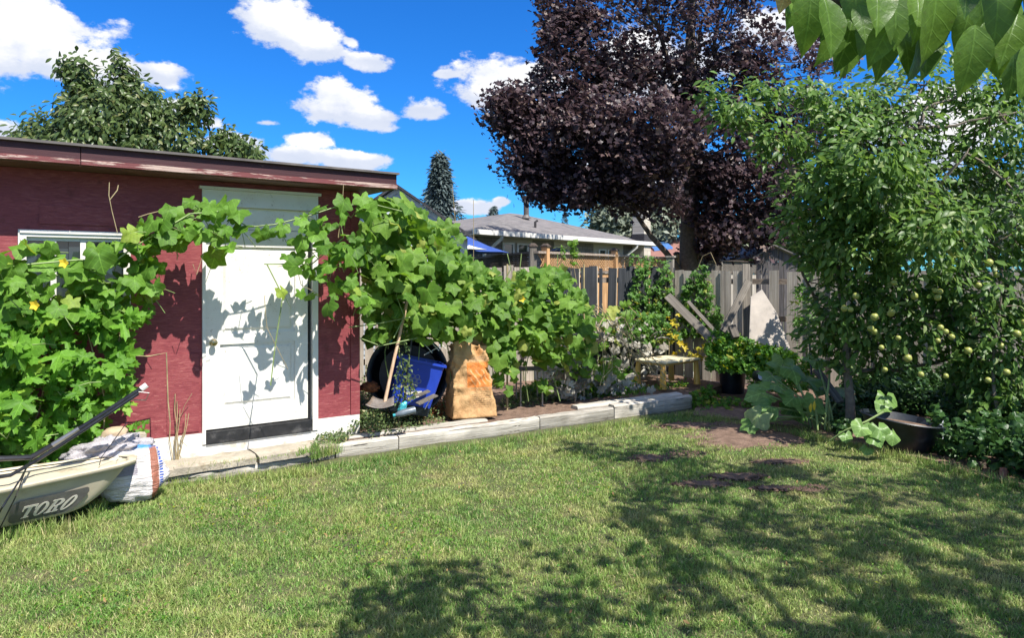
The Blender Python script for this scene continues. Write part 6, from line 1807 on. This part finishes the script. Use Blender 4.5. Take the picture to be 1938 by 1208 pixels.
# --- plum tree on the right ------------------------------------------------------
pt0 = G(1609, 815)
plum = empty('plum_tree', pt0, 'sunlit plum tree hung with small yellow-green fruit at the right', 'tree')
MBL = []
YP = 7.0
B(1350,180,6.7,26,16,1.4); B(1395,213,6.7,36,15,1.8); B(1470,262,6.8,42,26,3); B(1580,265,7,80,70,8); B(1680,250,7,90,70,8); B(1790,330,7,110,80,10); B(1900,260,6.8,90,60,6); B(1570,370,6.7,85,60,9); B(1660,380,6.6,100,70,10); B(1880,420,6.7,100,90,10)
B(1600,470,6.7,85,60,9); B(1720,500,6.8,100,80,9); B(1850,560,6.7,90,70,8); B(1610,580,6.9,75,60,7); B(1740,620,6.9,80,45,6); B(1640,670,7.1,70,45,5); B(1880,660,6.6,80,80,7); B(1900,760,6.5,60,60,5); B(1560,640,7.2,40,30,2); B(1500,330,6.9,24,24,1); B(1450,175,7.0,30,20,1); B(1530,180,7,30,26,1.5)
B(1500,420,6.7,25,30,1.2); B(2050,350,6.6,120,160,9); B(2080,620,6.5,120,160,9); B(1740,150,7.2,140,36,4); B(1860,190,7.1,80,40,5); B(1930,150,7.1,50,60,3); B(1610,200,7.2,80,40,3); B(1780,440,6.0,80,60,5); B(1650,300,6.2,80,60,5); B(1830,700,6.9,50,30,2)
MBL = [((c_[0]*1.13, c_[1]*1.13, ZC+(c_[2]-ZC)*1.13), tuple(x_*1.13 for x_ in r_), w_) for c_, r_, w_ in MBL]
cc_, pos, od, li = crown(MBL, 2050, 11, .080, shell=.25)
R = leaf_dirs(len(pos), od*.25+np.array([.25, -.35, .75]), od*.7+np.array([-.1, -.2, -.35]), .45, .5)
put_leaves(plum, 'ellip', pos, R, rng.uniform(.075, .125, len(pos)), M_plum, 295, rest='crown')
mb = MB()
mb.tube([pt0, P(1609, 760, pt0.y), P(1603, 700, 7.95), P(1600, 620, 7.95), P(1590, 540, 7.9), P(1570, 450, 7.8), P(1530, 360, 7.7), P(1450, 260, 7.65), P(1400, 222, 7.6), P(1345, 188, 7.55)], [.055, .05, .045, .04, .034, .028, .022, .015, .010, .005], 9)
trk2 = G(1700, 800); trk2 = Vector((trk2.x, 7.9, 0))
M2 = MB()
BR = [[(1605,690,7.7),(1650,620,7.4),(1720,585,7.2),(1790,545,7.0),(1850,480,6.8),(1938,430,6.6)], [(1600,600,7.5),(1680,560,7.2),(1750,600,7),(1850,590,6.8),(1930,640,6.6)], [(1585,520,7.3),(1640,430,7.0),(1690,330,6.9),(1720,215,7),(1760,150,7.1)],
      [(1570,450,7.1),(1640,350,6.9),(1720,245,6.9),(1790,240,6.9),(1860,225,6.8),(1930,210,6.8)], [(1650,430,7.0),(1750,380,6.8),(1830,290,6.7),(1900,340,6.6),(1938,390,6.5)], [(1600,640,7.6),(1560,600,7.4),(1520,520,7.2),(1490,420,7)],
      [(1605,700,7.8),(1700,700,7.4),(1800,680,7.1),(1880,700,6.8),(1938,760,6.6)], [(1880,900,6.4),(1886,780,6.5),(1880,690,6.6),(1895,560,6.6)], [(1740,240,6.9),(1755,200,7),(1820,180,7.1)], [(1790,760,7.4),(1850,660,7.1),(1900,560,6.9),(1980,470,6.8)]]
for b_ in BR:
    pts_ = [P(q[0], q[1], q[2]*1.1 if q[2] < 7.5 else 7.95) for q in b_]; n_ = len(pts_)
    fine = []
    for i in range(n_-1):
        for k in range(3): fine.append(pts_[i].lerp(pts_[i+1], k/3)+Vector((rnd.uniform(-1, 1), rnd.uniform(-1, 1), rnd.uniform(-1, 1)))*.015)
    fine.append(pts_[-1]); mb.tube(fine, [.026-.020*k/len(fine) for k in range(len(fine))], 6, cap=False)
mb.build('trunk', M_barkpale, plum, smooth=True)
mb = MB(); allb = [P(*[b_[i][k]+(b_[i+1][k]-b_[i][k])*f_/6 if k < 2 else (b_[i][k]+(b_[i+1][k]-b_[i][k])*f_/6)*1.1 for k in range(3)]) for b_ in BR for i in range(len(b_)-1) for f_ in range(6)]
used_ = {}
for i in rng.permutation(len(cc_))[:650]:
    c_ = Vector(cc_[i]); a = min(allb, key=lambda q: (q-c_).length)
    kk = tuple(round(x_, 3) for x_ in a); used_[kk] = used_.get(kk, 0)+1
    if used_[kk] > 3: continue
    if (a-c_).length < 1.2: mb.tube([a, a.lerp(c_, .5)+Vector((0, 0, .02)), c_], [.008, .005, .0025], 4, cap=False)
mb.build('branches', M_twig, plum, smooth=True, kind='stuff')
M_fruit = simple_mat('yellow_green_plum', (0.34, 0.36, 0.085), 0.4, 0.15, 30, 0.02)
fr_m = MB().lathe((0, 0, 0), (0, 0, 1), [(0.0, -.5), (.2, -.47), (.4, -.33), (.5, -.02), (.44, .25), (.25, .43), (.08, .45), (0, .42)], 12).mesh('fruit', M_fruit, smooth=True)
FRU = [(1692,535),(1770,550),(1775,563),(1779,552),(1668,658),(1648,622),(1656,628),(1598,584),(1610,586),(1688,590),(1686,593),(1743,709),(1790,712),(1762,660),(1775,645),(1872,497),(1886,520),(1852,540),(1925,632),(1938,610),(1895,655),(1832,664),(1718,678),(1790,628),(1801,638),(1780,620),(1766,470),(1776,473),(1745,400),(1800,478),(1870,500),(1700,640),(1850,430),(1815,440),(1840,600),(1870,720),(1905,705),(1620,560),(1730,560),(1760,500),(1655,600),(1675,700)]
for (a, b_) in FRU:
    Yf = rnd.uniform(6.7, 7.2)
    o = bpy.data.objects.new('fruit', fr_m); COL.objects.link(o); o.parent = plum
    o.location = P(a, b_, Yf)-Vector(pt0); o.scale = (.068*rnd.uniform(.7, 1.15),)*3; o.rotation_euler = (rnd.uniform(-.5, .5), rnd.uniform(-.5, .5), rnd.uniform(0, 6))

# --- cherry overhead: its branch in view, its crown shading the lawn -------------
ch0 = Vector((3.3, -0.4, 0))
cherry = empty('cherry_tree', ch0, 'cherry tree leaning over from the right, big hanging leaves close to the camera', 'tree')
# leaves near the lens: (attach px, py, distance, length, tip dx, tip dz, facing yaw)
CL = [(1490,-5,1.35,.062,-.30,-.9,0,1),(1500,15,1.4,.12,.02,-1,.3,0),(1535,-15,1.3,.13,-.05,-1,-.2,0),(1560,10,1.25,.12,.0,-1,.5,0),(1575,-20,1.5,.13,-.15,-1,.1,0),(1600,20,1.45,.10,-.55,-.8,.2,0),
      (1625,22,1.3,.085,.05,-1,-.2,0),(1650,-40,1.15,.13,-.15,-1,.35,0),(1600,40,1.5,.13,-.45,-.85,.5,0),(1660,45,1.35,.11,-.35,-.9,.1,0),(1690,50,1.2,.09,-.5,-.8,-.3,0),(1675,40,1.45,.14,.05,-1,.2,0),(1690,-10,1.2,.115,.02,-1,-.1,0),
      (1705,70,1.3,.105,.0,-1,.2,0),(1735,0,1.15,.10,-.2,-.95,.4,0),(1745,70,1.35,.115,-.1,-1,-.2,0),(1770,-30,1.1,.14,.02,-1,.15,0),(1775,30,1.25,.10,-.3,-.9,.3,0),(1800,-10,1.3,.09,.3,-.9,.6,0),(1820,-40,1.05,.09,-.2,-.95,.2,0),
      (1845,60,1.02,.105,-.10,-1,.05,0),(1850,-20,1.15,.095,.15,-1,-.4,0),(1870,50,1.15,.105,.25,-.95,-.3,0),(1880,-40,1.05,.12,-.02,-1,.2,0),(1905,-10,1.2,.10,-.25,-.95,.5,0),(1925,40,1.1,.10,-.3,-.9,-.2,0),(1945,-20,1.05,.12,.05,-1,.1,0),(1950,90,1.1,.10,-.1,-1,.3,0),
      (1720,-30,1.3,.13,.12,-1,.6,0),(1640,-20,1.4,.12,-.3,-.95,-.3,0),(1590,-30,1.5,.11,.15,-1,.4,0),(1520,-30,1.5,.12,-.2,-1,.2,0),(1890,10,1.35,.13,-.35,-.9,.1,0),(1830,0,1.35,.12,.05,-1,-.1,0),(1760,60,1.5,.13,-.15,-1,.3,0),(1915,100,1.3,.10,.05,-1,0,0),
      (1980,10,1.1,.12,-.2,-1,.2,0),(1995,80,1.2,.12,.1,-1,.2,0),(1700,-50,1.2,.12,.3,-1,.2,0),(1860,-70,1.2,.13,.1,-1,.5,0),(1800,-80,1.3,.13,-.2,-1,.1,0)]
for k_ in range(34):
    CL.append((rnd.uniform(1500, 1990), rnd.uniform(-70, 70), rnd.uniform(1.25, 1.75), rnd.uniform(.08, .12), rnd.uniform(-.6, .4), rnd.uniform(-1, -.6), rnd.uniform(-.6, .7), 0))
tlc = templ('cherry', 3); cm = {}
for i, (a, b_, Y_, L_, dx, dz, yaw, yl) in enumerate(CL):
    mt = M_cherryY if yl else M_cherry
    key = (i % 3, yl)
    if key not in cm: cm[key] = np_mesh('cherry_leaf', tlc[i % 3][0], tlc[i % 3][1], mt, tlc[i % 3][0][:, :2], smooth=True)
    R = frames(np.array([[yaw+rnd.uniform(-.2, .2), -.85, .25+rnd.uniform(-.2, .35)]]), np.array([[dx, rnd.uniform(-.25, .15), dz]]))[0]
    o = bpy.data.objects.new('leaf', cm[key]); COL.objects.link(o); o.parent = cherry
    if yl: o['label'] = 'yellowed leaf at the branch tip'
    o.matrix_basis = Matrix.Translation(P(a, b_-14, Y_)-ch0) @ Matrix([list(r_) for r_ in R]).to_4x4() @ Matrix.Scale(L_*.92, 4)
mb = MB()
mb.tube([ch0, ch0+Vector((0, 0, .9)), ch0+Vector((-.1, .1, 1.8)), ch0+Vector((-.2, .2, 2.6))], [.15, .12, .11, .09], 10)
tip = [P(1565, -12, 1.35), P(1590, 8, 1.35), P(1625, 24, 1.35), P(1700, 30, 1.35), P(1800, 22, 1.35), P(1938, -20, 1.35), Vector((1.6, 1.1, 2.30)), Vector((2.4, .4, 2.45)), ch0+Vector((-.2, .2, 2.5))]
mb.tube(tip, [.003, .005, .006, .007, .008, .009, .014, .028, .05], 7)
for k in range(7):
    a = tip[1].lerp(tip[5], k/6+.02); mb.tube([a, a+Vector((rnd.uniform(-.05, .05), .0, .05)), a+Vector((rnd.uniform(-.1, .1), .05, .12))], [.005, .004, .003], 5)
# shadow-casting crown above and behind the view
LOW = [((1130,975),(1200,950),(1230,925),(1330,930),(1420,925),(1500,950),(1600,905),(1740,905),(1800,890),(1938,900),(2200,960),(2500,1330),(2300,1400),(1500,1400),(1450,1230),(1380,1130),(1300,1120),(1230,1060),(1165,1050),(1180,1000)),
       ((780,1080),(850,1060),(960,1085),(1030,1048),(1065,1060),(1060,1110),(1140,1130),(1150,1208),(1250,1350),(620,1350),(690,1160)),
       ((1075,845),(1160,832),(1230,820),(1330,880),(1400,905),(1340,925),(1250,890),(1180,862)), ((1375,852),(1450,880),(1560,905),(1530,930),(1430,920),(1390,890))]
WT_ = [(0, 350), (1, 32), (2, 20), (3, 18)]
cl = []
for li_, n_ in WT_:
    q = sample_poly(list(LOW[li_]), n_)
    Yg = F*ZC/(q[:, 1]-HZ); Xg = (q[:, 0]-CX)/F*Yg
    hm = np.maximum(2.9, (1.75+.386*Yg)/1.196+.30)
    h = hm+rng.uniform(0, 1.1, n_)
    cl.append(np.stack([Xg+.482*h, Yg-.508*h, h], 1))
cl = np.concatenate(cl)
per = 34; li = np.repeat(np.arange(len(cl)), per)
pos = cl[li]+rng.normal(size=(len(li), 3))*np.array([.14, .14, .09])
vis = (pos[:, 1] > .2) & (np.abs(pos[:, 0]/np.maximum(pos[:, 1], .1)) < .76) & ((pos[:, 2]-ZC)/np.maximum(pos[:, 1], .1) < .42)
pos = pos[~vis]
SPOTS = [(1250,985,.10),(1345,1100,.10),(1620,1125,.10),(1690,960,.12),(1780,965,.12),(1860,960,.13),(1800,1080,.10),(1900,1130,.11),(1560,1100,.08),(1480,965,.09),(1400,1175,.11),(1460,1190,.09),(1395,935,.14),(1370,965,.12),(1500,915,.20),(1545,940,.13),(1375,1055,.15),(1430,1062,.15),(1483,1065,.09),(1425,1125,.17),(1500,1130,.14),(1540,1165,.10),(1580,1158,.08),(1600,1070,.10),(1642,1076,.12),(1705,1080,.11),(1680,1055,.08),(1770,1030,.15),(1830,1035,.10),(1800,1150,.12),(1855,1180,.13),
   (1700,1005,.10),(1585,980,.12),(1640,975,.10),(1860,1115,.08),(1740,1120,.07),(1340,1000,.12),(1290,1030,.10),(1450,1000,.08),(1655,1180,.09),(1900,1000,.08),(1290,960,.12),(1560,1060,.06),(1720,1200,.10),(1900,1060,.09)]
gx, gy = pos[:, 0]-.482*pos[:, 2], pos[:, 1]+.508*pos[:, 2]
hole = np.zeros(len(pos), bool)
for (a, b_, r_) in SPOTS:
    q = G(a, b_); hole |= np.hypot((gx-q.x), (gy-q.y)*.8) < r_*1.15
pos = pos[~hole]
R = leaf_dirs(len(pos), (.1, -.1, 1), (0, 0, -.5), .6, .9)
put_leaves(cherry, 'ellip', pos, R, rng.uniform(.10, .15, len(pos)), M_cherry, 0, rest='crown')
top = ch0+Vector((-.2, .2, 2.6)); hubs = []
for (a, b_, c_) in ((2.2, 1.2, 3.6), (3.0, 2.2, 4.2), (4.2, 1.6, 4.4), (1.2, 0.3, 3.8), (3.4, 3.0, 4.9), (0.6, 1.0, 3.6), (4.5, 3.2, 5.2), (3.4, .3, 4.0), (5.2, 2.2, 4.8)):
    e_ = Vector((a, b_, c_)); pts_ = limb(mb, top, e_, .05, .018, 6, .08); hubs += pts_[2:]
for i in range(len(cl)):
    c_ = Vector(cl[i]); a = min(hubs, key=lambda q: (q-c_).length); mb.tube([a, a.lerp(c_, .5)+Vector((0, 0, .05)), c_], [.010, .007, .003], 4, cap=False)
mb.build('trunk', M_bark, cherry, smooth=True)

# --- conifers and far trees ------------------------------------------------------
def spruce(px, ptop, pbase, Y, rpx, label, n=900, droop=.25, z0=None):
    c_ = P(px, 520, Y); zt = hz_(ptop, Y); zb_ = hz_(pbase, Y); r_ = rpx/F*Y
    root = empty('spruce_tree', (c_.x, Y, 0), label, 'tree')
    H = zt-zb_; MB().tube([(c_.x, Y, 0), (c_.x, Y, zt-.1)], [r_*.10, .02], 7).build('trunk', M_bark, root, smooth=True)
    f_ = rng.random(n)**.8; lay = np.round(f_*18)/18+rng.normal(0, .012, n)
    lay = np.clip(lay, 0, 1)
    a = rng.uniform(0, 6.283, n); q = rng.uniform(.25, 1, n)*(1+.25*np.sin(a*3+lay*17))
    rad = r_*(1-lay)**.85*q+.02
    zz_ = zt-H*(1-lay)-rad*droop+ (q-.6)*r_*.10
    pos = np.stack([c_.x+rad*np.cos(a), Y+rad*np.sin(a), zz_], 1)
    per = 5; pos = np.repeat(pos, per, 0)+rng.normal(0, r_*.07, (n*per, 3)); aa = np.repeat(a, per)
    d = np.stack([np.cos(aa), np.sin(aa), np.full(len(aa), -.15)], 1)
    R = leaf_dirs(len(pos), (0, -.3, 1), d, .5, .4)
    put_leaves(root, 'lance', pos, R, rng.uniform(.16, .30, len(pos))*r_, M_spruce, 0, rest='crown')
spruce(833, 298, 480, 38, 48, 'tall dark blue spruce behind the siding outbuilding', 1700)
spruce(934, 393, 430, 70, 20, 'small distant spruce left of the bungalow ridge', 350)
spruce(1069, 401, 440, 75, 11, 'tiny pointed spruce above the bungalow roof', 250)
spruce(876, 415, 460, 60, 14, 'little conifer between the tall spruce and the bungalow roof', 250)
def broad(px, py, Y, rx, ry, label, mat=M_far, n=500, size=.16, blobs=None):
    global MBL
    MBL = []
    root = empty('broadleaf_tree', (P(px, 520, Y).x, Y, 0), label, 'tree')
    B(px, py, Y, rx, ry, 6)
    for k in range(6): B(px+rnd.uniform(-.7, .7)*rx, py+rnd.uniform(-.7, .5)*ry, Y+rnd.uniform(-1, 1), rx*rnd.uniform(.3, .5), ry*rnd.uniform(.35, .6), 2)
    cc_, pos, od, li = crown(MBL, n, 12, size*1.6, shell=.5)
    R = leaf_dirs(len(pos), od*.5+np.array([.2, -.4, .7]), od, .6, .7)
    put_leaves(root, 'small', pos, R, rng.uniform(.8, 1.3, len(pos))*size*1.5, mat, 0, rest='crown')
    MB().tube([(P(px, 520, Y).x, Y, 0), (P(px, 520, Y).x, Y, hz_(py, Y))], [.2, .1], 7).build('trunk', M_bark, root, smooth=True)
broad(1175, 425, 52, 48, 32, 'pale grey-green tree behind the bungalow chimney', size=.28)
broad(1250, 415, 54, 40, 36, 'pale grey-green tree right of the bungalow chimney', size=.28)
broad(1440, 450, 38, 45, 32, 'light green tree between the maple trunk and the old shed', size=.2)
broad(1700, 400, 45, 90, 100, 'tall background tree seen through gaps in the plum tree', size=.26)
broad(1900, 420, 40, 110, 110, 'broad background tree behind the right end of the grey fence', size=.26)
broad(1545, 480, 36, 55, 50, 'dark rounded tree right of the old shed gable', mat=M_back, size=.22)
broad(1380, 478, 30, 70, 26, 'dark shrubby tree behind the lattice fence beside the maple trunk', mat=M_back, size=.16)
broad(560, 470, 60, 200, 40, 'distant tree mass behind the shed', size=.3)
